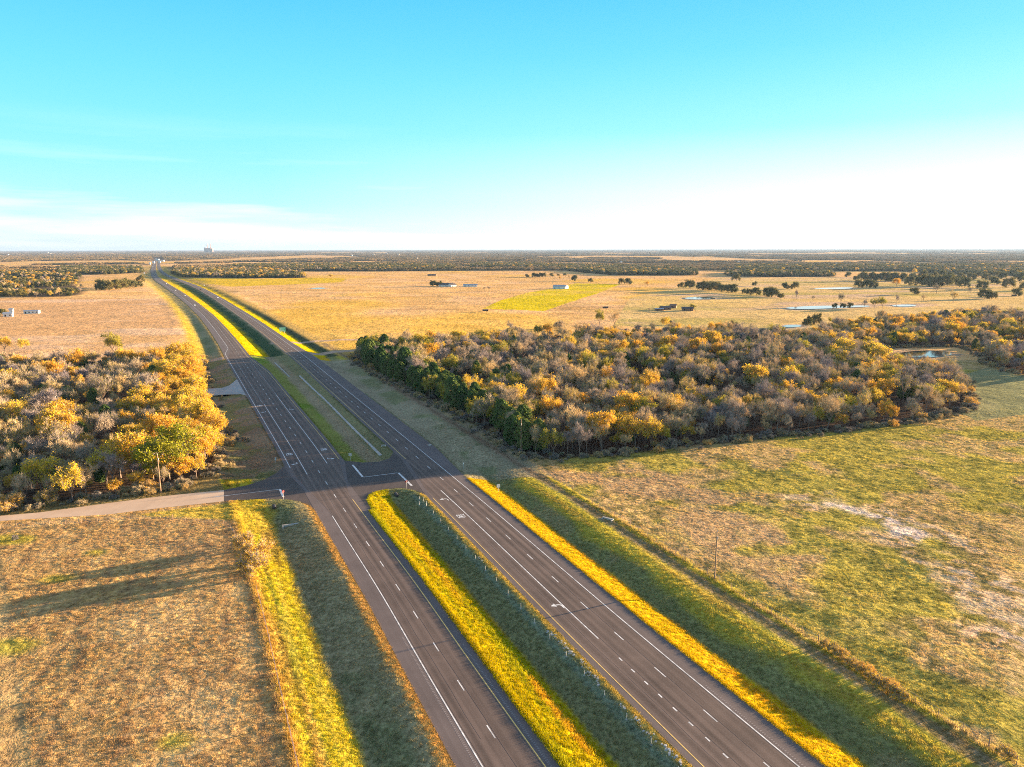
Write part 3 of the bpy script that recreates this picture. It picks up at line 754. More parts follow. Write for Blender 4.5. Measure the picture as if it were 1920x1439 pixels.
def ground_material():
    m, t, b = new_mat('ground_grass')
    at = t.nodes.new('ShaderNodeAttribute'); at.attribute_name = 'tint'
    g = t.nodes.new('ShaderNodeNewGeometry')
    n1 = t.nodes.new('ShaderNodeTexNoise'); n1.inputs['Scale'].default_value = 1.6; n1.inputs['Detail'].default_value = 5; n1.inputs['Roughness'].default_value = 0.65
    t.links.new(g.outputs['Position'], n1.inputs['Vector'])
    n2 = t.nodes.new('ShaderNodeTexNoise'); n2.inputs['Scale'].default_value = 0.12; n2.inputs['Detail'].default_value = 6; n2.inputs['Roughness'].default_value = 0.65
    t.links.new(g.outputs['Position'], n2.inputs['Vector'])
    n3 = t.nodes.new('ShaderNodeTexNoise'); n3.inputs['Scale'].default_value = 0.02; n3.inputs['Detail'].default_value = 7; n3.inputs['Roughness'].default_value = 0.7
    t.links.new(g.outputs['Position'], n3.inputs['Vector'])
    r1 = t.nodes.new('ShaderNodeMapRange'); r1.inputs[1].default_value = 0.3; r1.inputs[2].default_value = 0.7; r1.inputs[3].default_value = 0.45; r1.inputs[4].default_value = 1.35
    t.links.new(n1.outputs['Fac'], r1.inputs[0])
    r2 = t.nodes.new('ShaderNodeMapRange'); r2.inputs[1].default_value = 0.3; r2.inputs[2].default_value = 0.7; r2.inputs[3].default_value = 0.82; r2.inputs[4].default_value = 1.12
    t.links.new(n2.outputs['Fac'], r2.inputs[0])
    r3 = t.nodes.new('ShaderNodeMapRange'); r3.inputs[1].default_value = 0.35; r3.inputs[2].default_value = 0.65; r3.inputs[3].default_value = 0.85; r3.inputs[4].default_value = 1.1
    t.links.new(n3.outputs['Fac'], r3.inputs[0])
    ma = t.nodes.new('ShaderNodeMath'); ma.operation = 'MULTIPLY'; t.links.new(r1.outputs[0], ma.inputs[0]); t.links.new(r2.outputs[0], ma.inputs[1])
    mb = t.nodes.new('ShaderNodeMath'); mb.operation = 'MULTIPLY'; t.links.new(ma.outputs[0], mb.inputs[0]); t.links.new(r3.outputs[0], mb.inputs[1])
    vm = t.nodes.new('ShaderNodeVectorMath'); vm.operation = 'SCALE'
    t.links.new(at.outputs['Color'], vm.inputs[0]); t.links.new(mb.outputs[0], vm.inputs['Scale'])
    t.links.new(vm.outputs[0], b.inputs['Base Color'])
    b.inputs['Roughness'].default_value = 1.0; b.inputs['Specular IOR Level'].default_value = 0.0
    ad = t.nodes.new('ShaderNodeMath'); ad.operation = 'MULTIPLY_ADD'; ad.inputs[1].default_value = 6.0
    t.links.new(n2.outputs['Fac'], ad.inputs[0]); t.links.new(n1.outputs['Fac'], ad.inputs[2])
    bp = t.nodes.new('ShaderNodeBump'); bp.inputs['Strength'].default_value = 0.9; bp.inputs['Distance'].default_value = 0.3
    t.links.new(ad.outputs[0], bp.inputs['Height']); t.links.new(bp.outputs[0], b.inputs['Normal'])
    return m
M['ground'] = ground_material()
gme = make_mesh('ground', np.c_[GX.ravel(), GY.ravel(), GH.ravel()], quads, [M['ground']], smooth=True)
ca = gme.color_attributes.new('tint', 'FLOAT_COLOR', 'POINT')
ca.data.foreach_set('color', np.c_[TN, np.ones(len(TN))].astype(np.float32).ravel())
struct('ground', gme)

# water
def water_mat():
    m, t, b = new_mat('pond_water')
    b.inputs['Base Color'].default_value = (0.03, 0.045, 0.05, 1); b.inputs['Roughness'].default_value = 0.06; b.inputs['IOR'].default_value = 1.33
    b.inputs['Specular IOR Level'].default_value = 0.9
    n = t.nodes.new('ShaderNodeTexNoise'); n.inputs['Scale'].default_value = 0.6; n.inputs['Detail'].default_value = 3
    g = t.nodes.new('ShaderNodeNewGeometry'); t.links.new(g.outputs['Position'], n.inputs['Vector'])
    bp = t.nodes.new('ShaderNodeBump'); bp.inputs['Strength'].default_value = 0.06; bp.inputs['Distance'].default_value = 0.1
    t.links.new(n.outputs['Fac'], bp.inputs['Height']); t.links.new(bp.outputs[0], b.inputs['Normal'])
    return m
M['water'] = water_mat()
def blob(P_, k=3):
    p = np.array(P_)
    for _ in range(k): p = np.stack([p * .75 + np.roll(p, -1, 0) * .25, p * .25 + np.roll(p, -1, 0) * .75], 1).reshape(-1, 2)
    return p
for P_ in [POND_C] + PONDS['farm_pond']:
    p = blob(P_); hh = ground_h(p[:, 0], p[:, 1])[0]
    inner = P_.mean(0); gx_, gy_ = np.meshgrid(np.linspace(p[:, 0].min(), p[:, 0].max(), 12), np.linspace(p[:, 1].min(), p[:, 1].max(), 12))
    hmax = max(hh.max(), ground_h(gx_, gy_)[0].max())
    struct('pond', sheet('pond', p, float(hmax) + 0.12, M['water'], 2.5))

# ------------------------------------------------------------------ trees
def foliage_mat(name, c0, c1, trans=0.25, mid=None):
    m, t, b = new_mat(name)
    oi = t.nodes.new('ShaderNodeObjectInfo')
    r = t.nodes.new('ShaderNodeValToRGB'); set_ramp(r, [(0.0, c0), (1.0, c1)] if mid is None else [(0.0, c0), (0.5, mid), (1.0, c1)])
    t.links.new(oi.outputs['Random'], r.inputs[0])
    n = t.nodes.new('ShaderNodeTexNoise'); n.inputs['Scale'].default_value = 0.9; n.inputs['Detail'].default_value = 3
    g = t.nodes.new('ShaderNodeTexCoord'); t.links.new(g.outputs['Object'], n.inputs['Vector'])
    mr = t.nodes.new('ShaderNodeMapRange'); mr.inputs[1].default_value = 0.3; mr.inputs[2].default_value = 0.7; mr.inputs[3].default_value = 0.65; mr.inputs[4].default_value = 1.3
    t.links.new(n.outputs['Fac'], mr.inputs[0])
    vm = t.nodes.new('ShaderNodeVectorMath'); vm.operation = 'SCALE'
    t.links.new(r.outputs[0], vm.inputs[0]); t.links.new(mr.outputs[0], vm.inputs['Scale'])
    d = t.nodes.new('ShaderNodeBsdfDiffuse'); t.links.new(vm.outputs[0], d.inputs[0])
    tr = t.nodes.new('ShaderNodeBsdfTranslucent'); t.links.new(vm.outputs[0], tr.inputs[0])
    mx = t.nodes.new('ShaderNodeMixShader'); mx.inputs[0].default_value = trans
    t.links.new(d.outputs[0], mx.inputs[1]); t.links.new(tr.outputs[0], mx.inputs[2])
    o = t.nodes['Material Output']; t.links.new(mx.outputs[0], o.inputs[0]); t.nodes.remove(b)
    return m
M['bark'] = simple('bark', (0.2, 0.15, 0.12), 0.95, 0.3, 2)
M['twig'] = foliage_mat('twig_haze', (0.25, 0.22, 0.235), (0.58, 0.43, 0.21), 0.05, (0.42, 0.34, 0.25))
M['gold'] = foliage_mat('gold_leaf', (0.62, 0.46, 0.04), (0.62, 0.34, 0.03), 0.35)
M['olive'] = foliage_mat('olive_leaf', (0.30, 0.27, 0.04), (0.42, 0.36, 0.03), 0.3)
M['leaf_green'] = foliage_mat('green_leaf', (0.27, 0.27, 0.025), (0.32, 0.30, 0.03), 0.3)
M['cedar'] = foliage_mat('cedar_leaf', (0.07, 0.13, 0.04), (0.14, 0.19, 0.055), 0.15)
M['oak'] = foliage_mat('live_oak_leaf', (0.09, 0.105, 0.04), (0.17, 0.15, 0.05), 0.2)
M['farwood'] = foliage_mat('far_wood', (0.12, 0.11, 0.055), (0.36, 0.25, 0.12), 0.1)

class Tris:
    def __init__(s): s.v = []; s.f = []; s.n = 0
    def add(s, V, F_): 
        s.v.append(V); s.f.append(F_ + s.n); s.n += len(V)
    def arrays(s): return np.concatenate(s.v), np.concatenate(s.f)
def seg(T, p, q, r0, r1, n=3):
    d = q - p; L = np.linalg.norm(d); d = d / (L + 1e-9)
    a = np.cross(d, [0.3, 0.2, 1.0] if abs(d[2]) < 0.9 else [1.0, 0, 0]); a /= np.linalg.norm(a); b = np.cross(d, a)
    th = np.arange(n) * 2 * PI / n
    ring = np.cos(th)[:, None] * a + np.sin(th)[:, None] * b
    V = np.r_[p + ring * r0, q + ring * r1]
    i = np.arange(n); j = (i + 1) % n
    T.add(V, np.r_[np.c_[i, j, n + j], np.c_[i, n + j, n + i]])
def tree_shape(rng, h=8.5, rad=3.6, trunk=0.25, nl=5, split=(3, 3, 3), up=0.55, twigs=16, tl=0.7, tw=0.07, leaves=0, ls=0.24, spread=1.0, bushy=0.0):
    """returns (trunk+limbs arrays, crown arrays) : real branching, twigs as slivers, leaves as small quads"""
    W_ = Tris(); Cn = Tris(); tips = []
    base = np.zeros(3); top = np.array([rng.normal(0, .2), rng.normal(0, .2), h * trunk])
    seg(W_, base - [0, 0, 0.4], top, 0.028 * h, 0.02 * h, 5)
    def grow(p, d, L, r, lev):
        d = d / np.linalg.norm(d)
        mid = p + d * L * 0.55 + rng.normal(0, L * 0.05, 3)
        q = p + d * L + rng.normal(0, L * 0.08, 3) + np.array([0, 0, L * 0.05])
        tgt = W_ if lev < 2 else Cn
        seg(tgt, p, mid, r, r * 0.8); seg(tgt, mid, q, r * 0.8, r * 0.55)
        if lev >= len(split): tips.append((q, d, L)); tips.append((mid, d, L)); return
        for k in range(split[lev]):
            a = rng.normal(0, 1, 3); a -= d * (a @ d); a /= np.linalg.norm(a) + 1e-9
            nd = d * 0.75 + a * rng.uniform(0.45, 0.9) * spread + np.array([0, 0, up * 0.35])
            st = q if k else mid
            grow(st, nd, L * rng.uniform(0.55, 0.75), r * 0.55, lev + 1)
    L0 = (h * (1 - trunk)) * 0.42
    for k in range(nl):
        a = 2 * PI * (k + rng.uniform(-.3, .3)) / nl
        o = rng.uniform(0.35, 1.0) * rad / (h * 0.55)
        grow(top - [0, 0, rng.uniform(0, .15) * h * trunk], np.array([math.cos(a) * o, math.sin(a) * o, up + rng.uniform(0, .5)]), L0 * rng.uniform(.8, 1.15), 0.013 * h, 0)
    tp = np.array([t[0] for t in tips]); td = np.array([t[1] for t in tips])
    # fit the envelope
    def fit(V):
        return V
    n = len(tp) * twigs
    if twigs:
        b = np.repeat(tp, twigs, 0); d = np.repeat(td, twigs, 0)
        dd = d * 0.7 + rng.normal(0, 0.6, (n, 3)) + [0, 0, 0.35]
        dd /= np.linalg.norm(dd, axis=1)[:, None]
        b = b + rng.normal(0, 0.16 * tl, (n, 3)) + dd * rng.uniform(0, .35, (n, 1)) * tl
        L = tl * rng.uniform(0.5, 1.3, n)
        s_ = np.cross(dd, rng.normal(0, 1, (n, 3))); s_ /= np.linalg.norm(s_, axis=1)[:, None]
        w_ = tw * rng.uniform(.6, 1.4, n)
        V = np.stack([b - s_ * w_[:, None] / 2, b + s_ * w_[:, None] / 2, b + dd * L[:, None]], 1).reshape(-1, 3)
        Cn.add(V, np.arange(3 * n).reshape(-1, 3))
    wv = W_.arrays(); cv = Cn.arrays()
    lv = None
    if leaves:
        n = len(tp) * leaves
        c = np.repeat(tp, leaves, 0) + rng.normal(0, tl * 0.42, (n, 3)) * [1, 1, 0.8] + np.repeat(td, leaves, 0) * rng.uniform(-0.2, .7, (n, 1)) * tl
        a = rng.normal(0, 1, (n, 3)); a /= np.linalg.norm(a, axis=1)[:, None]
        b = np.cross(a, rng.normal(0, 1, (n, 3))); b /= np.linalg.norm(b, axis=1)[:, None]
        L = ls * rng.uniform(.6, 1.4, (n, 1))
        V = np.stack([c - a * L * .5, c + b * L * .35, c + a * L * .5, c - b * L * .35], 1).reshape(-1, 3)
        i = np.arange(n) * 4
        lv = (V, np.r_[np.c_[i, i + 1, i + 2], np.c_[i, i + 2, i + 3]])
    # scale so that the highest point is h
    allz = cv[0][:, 2].max() if lv is None else max(cv[0][:, 2].max(), lv[0][:, 2].max())
    allr = np.percentile(np.hypot(cv[0][:, 0], cv[0][:, 1]), 96)
    S = np.array([rad / allr, rad / allr, h / allz])
    return (wv[0] * S, wv[1]), (cv[0] * S, cv[1]), (None if lv is None else (lv[0] * S, lv[1]))
def cone_tree(rng, h=8, rad=2.4, n=5200, ls=0.26, conic=1.0):
    W_ = Tris(); seg(W_, np.array([0, 0, -.4]), np.array([0, 0, h * .8]), 0.02 * h, 0.006 * h, 5)
    z = rng.uniform(0.04, 1, n) ** 0.9
    lob = rng.uniform(0, 2 * PI, n); prof = (1 - z) ** 0.75 * conic + (1 - conic) * np.sqrt(np.clip(1 - (2 * z - 1) ** 2, 0, 1))
    rr = rad * prof * (0.72 + 0.28 * np.sin(lob * 5 + z * 11) * np.sin(z * 23 + lob * 2)) * np.sqrt(rng.uniform(0.25, 1, n)) + 0.08
    c = np.c_[np.cos(lob) * rr, np.sin(lob) * rr, z * h]
    a = rng.normal(0, 1, (n, 3)) + [0, 0, .6]; a /= np.linalg.norm(a, axis=1)[:, None]
    b = np.cross(a, rng.normal(0, 1, (n, 3))); b /= np.linalg.norm(b, axis=1)[:, None]
    L = ls * rng.uniform(.6, 1.5, (n, 1))
    V = np.stack([c - a * L * .5, c + b * L * .35, c + a * L * .5, c - b * L * .35], 1).reshape(-1, 3)
    i = np.arange(n) * 4
    lim = Tris()
    for k in range(14):
        zz = rng.uniform(.15, .85) * h; t = rng.uniform(0, 2 * PI); r_ = rad * (1 - zz / h) * .9
        seg(lim, np.array([0, 0, zz - .3]), np.array([math.cos(t) * r_, math.sin(t) * r_, zz]), 0.05, 0.02)
    return W_.arrays(), lim.arrays(), (V, np.r_[np.c_[i, i + 1, i + 2], np.c_[i, i + 2, i + 3]])

KIND = {}
def register(kind, shapes, leafmat, twigmat='twig'):
    L = []
    for (w_, c_, l_) in shapes:
        tm = make_mesh(kind + '_trunk', w_[0], w_[1], [M['bark']])
        if l_ is not None:
            V = np.r_[c_[0], l_[0]]; F_ = np.r_[c_[1], l_[1] + len(c_[0])]; mi = np.r_[np.zeros(len(c_[1]), int), np.ones(len(l_[1]), int)]
            cm = make_mesh(kind + '_crown', V, F_, [M[twigmat], M[leafmat]], mi)
        else:
            V, F_ = c_; mi = np.zeros(len(F_), int); cm = make_mesh(kind + '_crown', V, F_, [M[twigmat]], mi)
        JV = np.r_[V, w_[0]]; JF = np.r_[F_, w_[1] + len(V)]; jm = np.r_[mi, np.full(len(w_[1]), 2)]
        jo = make_mesh(kind + '_whole', JV, JF, [M[twigmat], M[leafmat] if leafmat else M[twigmat], M['bark']], jm)
        L.append((tm, cm, jo))
    KIND[kind] = L
R_ = lambda k: np.random.default_rng(k)
register('bare_tree', [tree_shape(R_(k), 9.4, 3.15, 0.26 + 0.04 * (k % 3), 5 + k % 2, twigs=8, tl=1.0, tw=0.075, up=0.5 + .1 * (k % 3)) for k in range(6)], None)
register('tan_tree', [tree_shape(R_(20 + k), 8.8, 3.1, 0.26, 5, twigs=7, tl=1.0, tw=0.075, leaves=3, ls=0.26) for k in range(4)], 'olive')
register('golden_tree', [tree_shape(R_(40 + k), 8.4, 3.6, 0.25, 5, twigs=3, tl=0.95, tw=0.07, leaves=12, ls=0.32) for k in range(5)], 'gold')
register('green_tree', [tree_shape(R_(60 + k), 8.6, 3.8, 0.22, 6, twigs=2, tl=0.95, leaves=14, ls=0.34) for k in range(3)], 'olive')
register('round_green', [tree_shape(R_(75), 8.6, 4.0, 0.2, 7, twigs=1, tl=1.0, leaves=18, ls=0.34)], 'leaf_green')
register('cedar_tree', [cone_tree(R_(80 + k), 7.2, 2.8, 4200, 0.36, 0.05 + .12 * k) for k in range(3)], 'cedar')
register('live_oak', [tree_shape(R_(100 + k), 9.0, 5.2, 0.2, 6, twigs=1, tl=1.5, leaves=10, ls=0.75, up=0.25, spread=1.15) for k in range(4)], 'oak')
register('shrub', [tree_shape(R_(120 + k), 4.0, 2.6, 0.06, 8, twigs=7, tl=0.7, tw=0.06, leaves=6, ls=0.22, up=0.45) for k in range(3)], 'gold')
register('thicket', [tree_shape(R_(130 + k), 3.0, 2.0, 0.04, 8, twigs=9, tl=0.6, tw=0.06, leaves=2, ls=0.2, up=0.3) for k in range(3)], 'cedar')

def put_tree(kind, variant, x, y, sc, rz, label, group=None, name=None, sz=None, cat='tree', z=None):
    tm, cm, _ = KIND[kind][variant % len(KIND[kind])]
    if z is None: z = float(ground_h(np.array([x]), np.array([y]), detail=False)[0][0])
    r = bpy.data.objects.new(name or kind, None); C.collection.objects.link(r); r.empty_display_size = 1
    r.location = (x, y, z); r.rotation_euler = (0, 0, rz); r.scale = (sc, sc, sz or sc * 1.12)
    tag(r, label, cat, group)
    for nm, me in (('trunk', tm), ('crown', cm)):
        c = bpy.data.objects.new(nm, me); C.collection.objects.link(c); c.parent = r
    return r

# geometry-node scatter for uncountable masses
def scatter_group(name, coll):
    ng = bpy.data.node_groups.new(name, 'GeometryNodeTree')
    ng.interface.new_socket('Geometry', in_out='INPUT', socket_type='NodeSocketGeometry')
    ng.interface.new_socket('Geometry', in_out='OUTPUT', socket_type='NodeSocketGeometry')
    gi = ng.nodes.new('NodeGroupInput'); go = ng.nodes.new('NodeGroupOutput')
    ip = ng.nodes.new('GeometryNodeInstanceOnPoints'); ci = ng.nodes.new('GeometryNodeCollectionInfo')
    ci.inputs['Collection'].default_value = coll; ci.inputs['Separate Children'].default_value = True; ci.inputs['Reset Children'].default_value = True
    ng.links.new(gi.outputs[0], ip.inputs['Points']); ng.links.new(ci.outputs[0], ip.inputs['Instance']); ip.inputs['Pick Instance'].default_value = True
    def att(nm, ty):
        a = ng.nodes.new('GeometryNodeInputNamedAttribute'); a.data_type = ty; a.inputs[0].default_value = nm
        return [o for o in a.outputs if o.enabled and o.name == 'Attribute'][0]
    ng.links.new(att('idx', 'INT'), ip.inputs['Instance Index'])
    rt = ng.nodes.new('FunctionNodeEulerToRotation'); ng.links.new(att('rot', 'FLOAT_VECTOR'), rt.inputs[0])
    ng.links.new(rt.outputs[0], ip.inputs['Rotation'])
    ng.links.new(att('scl', 'FLOAT_VECTOR'), ip.inputs['Scale'])
    ng.links.new(ip.outputs[0], go.inputs[0])
    return ng
def scatter(name, meshes, P, idx_, rot, scl, tints=None):
    col = bpy.data.collections.new(name + '_sources')
    for i, me in enumerate(meshes):
        o = bpy.data.objects.new('source_%02d' % i, me); col.objects.link(o)
    me = bpy.data.meshes.new(name); me.vertices.add(len(P)); me.vertices.foreach_set('co', np.asarray(P, np.float32).ravel())
    a = me.attributes.new('idx', 'INT', 'POINT'); a.data.foreach_set('value', np.asarray(idx_, np.int32))
    a = me.attributes.new('rot', 'FLOAT_VECTOR', 'POINT'); a.data.foreach_set('vector', np.asarray(rot, np.float32).ravel())
    a = me.attributes.new('scl', 'FLOAT_VECTOR', 'POINT'); a.data.foreach_set('vector', np.asarray(scl, np.float32).ravel())
    if tints is not None:
        a = me.attributes.new('tint', 'FLOAT_VECTOR', 'POINT'); a.data.foreach_set('vector', np.asarray(tints, np.float32).ravel())
    o = obj(name, me); md = o.modifiers.new('scatter', 'NODES'); md.node_group = scatter_group(name + '_nodes', col)
    return o

# --- woods
def jitter(P_, sp, seed, margin=1.0):
    r = R_(seed); x = np.arange(P_[:, 0].min(), P_[:, 0].max(), sp); y = np.arange(P_[:, 1].min(), P_[:, 1].max(), sp * .87)
    X, Y = np.meshgrid(x, y); X[1::2] += sp / 2; X = X + r.uniform(-.42, .42, X.shape) * sp; Y = Y + r.uniform(-.42, .42, Y.shape) * sp
    X = X.ravel(); Y = Y.ravel(); m = pdist(X, Y, P_, True, 5) < -margin
    return X[m], Y[m]
trees = []   # x, y, kind, variant, scale, rot, zone
for W_, sp, seed, zone in ((WOOD_R, 5.9, 1, 'R'), (WOOD_L, 6.0, 2, 'L'), (WOOD_B, 7.0, 3, 'B')):
    X, Y = jitter(W_, sp, seed, 1.6)
    r = R_(seed + 50); de = -pdist(X, Y, W_, True, 200)
    gnz = fbm(X, Y, 32, 81, 3); kn = fbm(X, Y, 20, 83, 3)
    if zone == 'L':
        east = ss(X + (Y - 200) * 0.44, -128, -100)     # more golden trees towards the highway: sunlit side's gold put into leaf colour
        gp = 0.22 + 0.73 * east
    elif zone == 'R':
        gp = 0.10 + 0.32 * ss(gnz, 0.50, 0.64)
    else: gp = np.full(len(X), 0.3)
    dark = ss(fbm(X, Y, 40, 85, 2), 0.6, 0.7)
    for i in range(len(X)):
        u = r.random(); x, y = X[i], Y[i]
        gap = fbm(np.array([x]), np.array([y]), 24, 87, 2)[0]
        if gap > 0.68 and de[i] > 6: continue
        edgeR = zone == 'R' and x < -0.43 * (y - 226) + 16
        if edgeR and u < 0.78: k = 'cedar_tree' if u < 0.58 else 'green_tree'
        elif u < gp[i]: k = 'golden_tree' if r.random() < 0.72 or zone == 'L' else 'green_tree'
        elif r.random() < 0.08 + 0.25 * dark[i]: k = 'cedar_tree'
        elif r.random() < (0.65 if zone == 'L' else 0.35): k = 'tan_tree'
        else: k = 'bare_tree'
        sc = r.uniform(0.62, 1.15) * (0.9 if de[i] < 4 else 1.0) * (1.4 if r.random() < .24 else 1.0)
        if edgeR: sc = max(sc, 1.02) * 1.12
        if k == 'cedar_tree': sc *= (1.2 if edgeR else 0.85)
        trees.append((x, y, k, int(r.integers(0, 6)), sc, r.uniform(0, 2 * PI), zone, de[i]))
        # undergrowth along the edges
print('wood trees', len(trees))
# nearest of every kind are individuals, the rest one mass per wood
def visible(x, y): return abs(math.atan2(x, y)) < math.radians(38)
trees = [t for t in trees if visible(t[0], t[1])]
LIM = {'bare_tree': 150, 'tan_tree': 90, 'golden_tree': 120, 'green_tree': 60, 'cedar_tree': 80}
trees.sort(key=lambda t: math.hypot(t[0], t[1]) - min(8, max(0, 8 - t[7])) * 6)
cnt = {}; rest = {}
COLW = {'bare_tree': 'leafless grey-brown tree', 'tan_tree': 'thin tan-brown tree', 'golden_tree': 'golden-leaved autumn tree', 'green_tree': 'yellow-green leafy tree', 'cedar_tree': 'dark green evergreen tree'}
def zone_words(x, y, z, de):
    if z == 'L':
        if de < 7 and y < 215: return 'beside the gravel road at the left wood edge'
        if de < 9: return 'on the outer edge of the left wood'
        if x + (y - 200) * 0.44 > -118: return 'inside the left wood on its highway side'
        if y < 250: return 'massed inside the near half of the left wood'
        return 'massed inside the far half of the left wood'
    if z == 'B': return 'in the wood behind the dark pond on the right'
    if x < -0.43 * (y - 226) + 16: return 'on the highway side edge of the big right wood'
    if de < 7: return 'in the right wood front row along the pasture'
    if y < 300: return 'in the near part of the right wood'
    return 'massed inside the middle of the right wood'
rel = [t for t in trees]
hts = ground_h(np.array([t[0] for t in rel]), np.array([t[1] for t in rel]), detail=False)[0]
KNAME = {'bare_tree': 'bare_tree', 'tan_tree': 'sparse_tree', 'golden_tree': 'golden_tree', 'green_tree': 'leafy_tree', 'cedar_tree': 'evergreen_tree'}
for t, hz in zip(rel, hts):
    x, y, k, v, sc, rz, z, de = t
    if cnt.get(k, 0) < LIM[k]:
        cnt[k] = cnt.get(k, 0) + 1
        zw = zone_words(x, y, z, de)
        put_tree(k, v, x, y, sc, rz, COLW[k] + ' ' + zw, COLW[k] + 's ' + zw, name=KNAME[k], z=float(hz))
    else: rest.setdefault(z, []).append((x, y, hz, k, v, sc, rz))
ORDER = ['bare_tree', 'tan_tree', 'golden_tree', 'green_tree', 'cedar_tree']
WM = []; OFF = {}
for k in ORDER:
    OFF[k] = len(WM); WM += [j for _, _, j in KIND[k]]
for z, L in rest.items():
    P_ = [(a[0], a[1], a[2]) for a in L]; I = [OFF[a[3]] + a[4] % len(KIND[a[3]]) for a in L]
    o = scatter('woodland', WM, P_, I, [(0, 0, a[6]) for a in L], [(a[5], a[5], a[5] * 1.12) for a in L])
    tag(o, {'R': 'deep interior of the large autumn wood right of the highway, many crowns together', 'L': 'deep interior of the autumn wood left of the highway, many crowns together',
            'B': 'mass of brown woodland beyond the dark pond at the right edge'}[z], 'woodland', kind='stuff')
# brush along the wood edges
bx = []; r = R_(77)
for W_ in (WOOD_R, WOOD_L, WOOD_B):
    n = len(W_)
    for i in range(n):
        a, b = W_[i], W_[(i + 1) % n]; L = np.hypot(*(b - a))
        for k in range(int(L / 0.9)):
            p = a + (b - a) * r.random() + r.normal(0, 2.2, 2)
            if visible(*p) and math.hypot(*p) < 800: bx.append((p[0], p[1]))
bx = np.array(bx)
bh, bp_, bd = ground_h(bx[:, 0], bx[:, 1]); ok = bd > 1.5; bx = bx[ok]; bh = bh[ok]
n = len(bx)
sc = r.uniform(.25, .85, n) * np.where(r.random(n) < .1, 1.6, 1)
o = scatter('undergrowth', [j for _, _, j in KIND['thicket']] + [j for _, _, j in KIND['shrub']], np.c_[bx, bh], r.choice([0, 1, 2, 0, 1, 2, 0, 1, 2, 0, 3], n), np.c_[np.zeros(n), np.zeros(n), r.uniform(0, 6.28, n)], np.c_[sc, sc, sc * r.uniform(.7, 1.1, n)])
tag(o, 'low tangled brush along the edges of the woods', 'undergrowth', kind='stuff')

# --- prominent single trees (pixel of the foot, height in pixels)
def solo(px, py, hpx, kind, label, group=None, wide=1.0, name=None, cat='tree', vv=None):
    x, y = un(px, py); D = math.hypot(x, y, CAM_H); hh = max(2.5, hpx / F_PX * D * 0.92)
    v = (int(px) if vv is None else vv)
    base = {'live_oak': 9.0, 'bare_tree': 9.0, 'golden_tree': 8.4, 'green_tree': 8.6, 'round_green': 8.6, 'cedar_tree': 7.2, 'shrub': 4.0, 'tan_tree': 8.4, 'thicket': 3.0}[kind]
    s = hh / base
    return put_tree(kind, v, x, y, s * wide, px * 1.7, label, group, name=name or KNAME.get(kind, kind), sz=s * 1.15, cat=cat)
solo(318, 900, 95, 'round_green', 'large round green tree behind the utility pole in the left wood', wide=1.25, name='leafy_tree', vv=0)
solo(1124, 612, 33, 'green_tree', 'tall narrow olive tree standing at the far edge of the right wood', wide=.75)
solo(1152, 615, 30, 'bare_tree', 'lone spreading bare tree beside the tall narrow olive tree beyond the right wood', wide=1.1)
solo(1248, 618, 26, 'golden_tree', 'bright yellow tree poking above the far edge of the right wood')
solo(1494, 722, 40, 'green_tree', 'bright yellow-green tree crown in the middle right of the big wood', wide=1.2)
solo(1257, 609, 9, 'live_oak', 'small dark round tree in the pasture just beyond the bright yellow tree')
solo(1375, 615.5, 15, 'live_oak', 'lone dark tree in the pasture beyond the right wood, left of the small white pond')
solo(215, 668, 40, 'green_tree', 'big round olive tree on the field edge behind the left wood', wide=1.1)
solo(47, 662, 24, 'golden_tree', 'broad yellow tree at the field edge near the left picture border')
solo(10, 664, 26, 'golden_tree', 'yellow-green tree cut by the left picture border behind the wood')
solo(160, 672, 14, 'shrub', 'low rounded golden shrub on the field edge left of the big olive tree', cat='shrub')
solo(5, 592, 12, 'live_oak', 'dark tree behind the small white shed at the left picture border')
rowL = [(187, 545, 14), (194, 545, 18), (205, 545, 15), (217, 544, 18), (226, 543, 16), (235, 541, 18), (250, 540, 13), (262, 539, 10), (265, 530, 12)]
for a in rowL: solo(*a, 'live_oak', 'dark oak in the row closing the left field beside the highway', 'oaks in the row behind the left field', 1.0)
solo(621, 523, 8, 'golden_tree', 'tan bush standing alone in the yellow field right of the highway', wide=1.5, name='bush', cat='bush')
solo(812, 537, 12, 'live_oak', 'big dark tree at the left end of the farmhouse')
solo(823, 537, 11, 'live_oak', 'second dark tree touching the farmhouse roof')
solo(908, 546, 8, 'bare_tree', 'left bare tree of the pair right of the white field shed', wide=1.2)
solo(917, 546, 9, 'bare_tree', 'right bare tree of the pair right of the white field shed', wide=1.2)
solo(858, 562, 6, 'bare_tree', 'tiny bare sapling alone in the middle of the orange field')
solo(1124 + 97, 536, 0, 'shrub', 'low shrub in the far pasture', None) if False else None
G1 = 'oaks scattered in the far pasture behind the white barn'
for a in [(988, 519.5, 7), (1001, 519, 9), (1007, 519, 8), (1012, 519, 9), (1020, 519, 9), (1034, 518, 7)]: solo(*a, 'live_oak', 'small dark oak in the little row far behind the white barn', 'oaks in the little row far behind the barn')
solo(1047, 517, 5, 'live_oak', 'tiny dark oak just right of the little oak row'); solo(1059, 516.5, 6, 'live_oak', 'tiny grey-green oak farther right of the little oak row')
solo(1050, 524, 6, 'golden_tree', 'small tan tree above the white barn'); solo(1068, 526, 11, 'bare_tree', 'slim brown tree left of the dark round oak above the yellow-green field')
solo(1077, 527, 12, 'live_oak', 'dark round oak above the far corner of the yellow-green field')
solo(1107, 529, 9, 'live_oak', 'lone dark oak at the top edge of the yellow-green field')
solo(1165, 532.5, 12, 'live_oak', 'left oak of the pair at the tip of the yellow-green field'); solo(1178, 533, 12, 'live_oak', 'right oak of the pair at the tip of the yellow-green field')
solo(1214, 536, 8, 'golden_tree', 'rounded tan bush right of the oak pair', wide=1.5, name='bush', cat='bush')
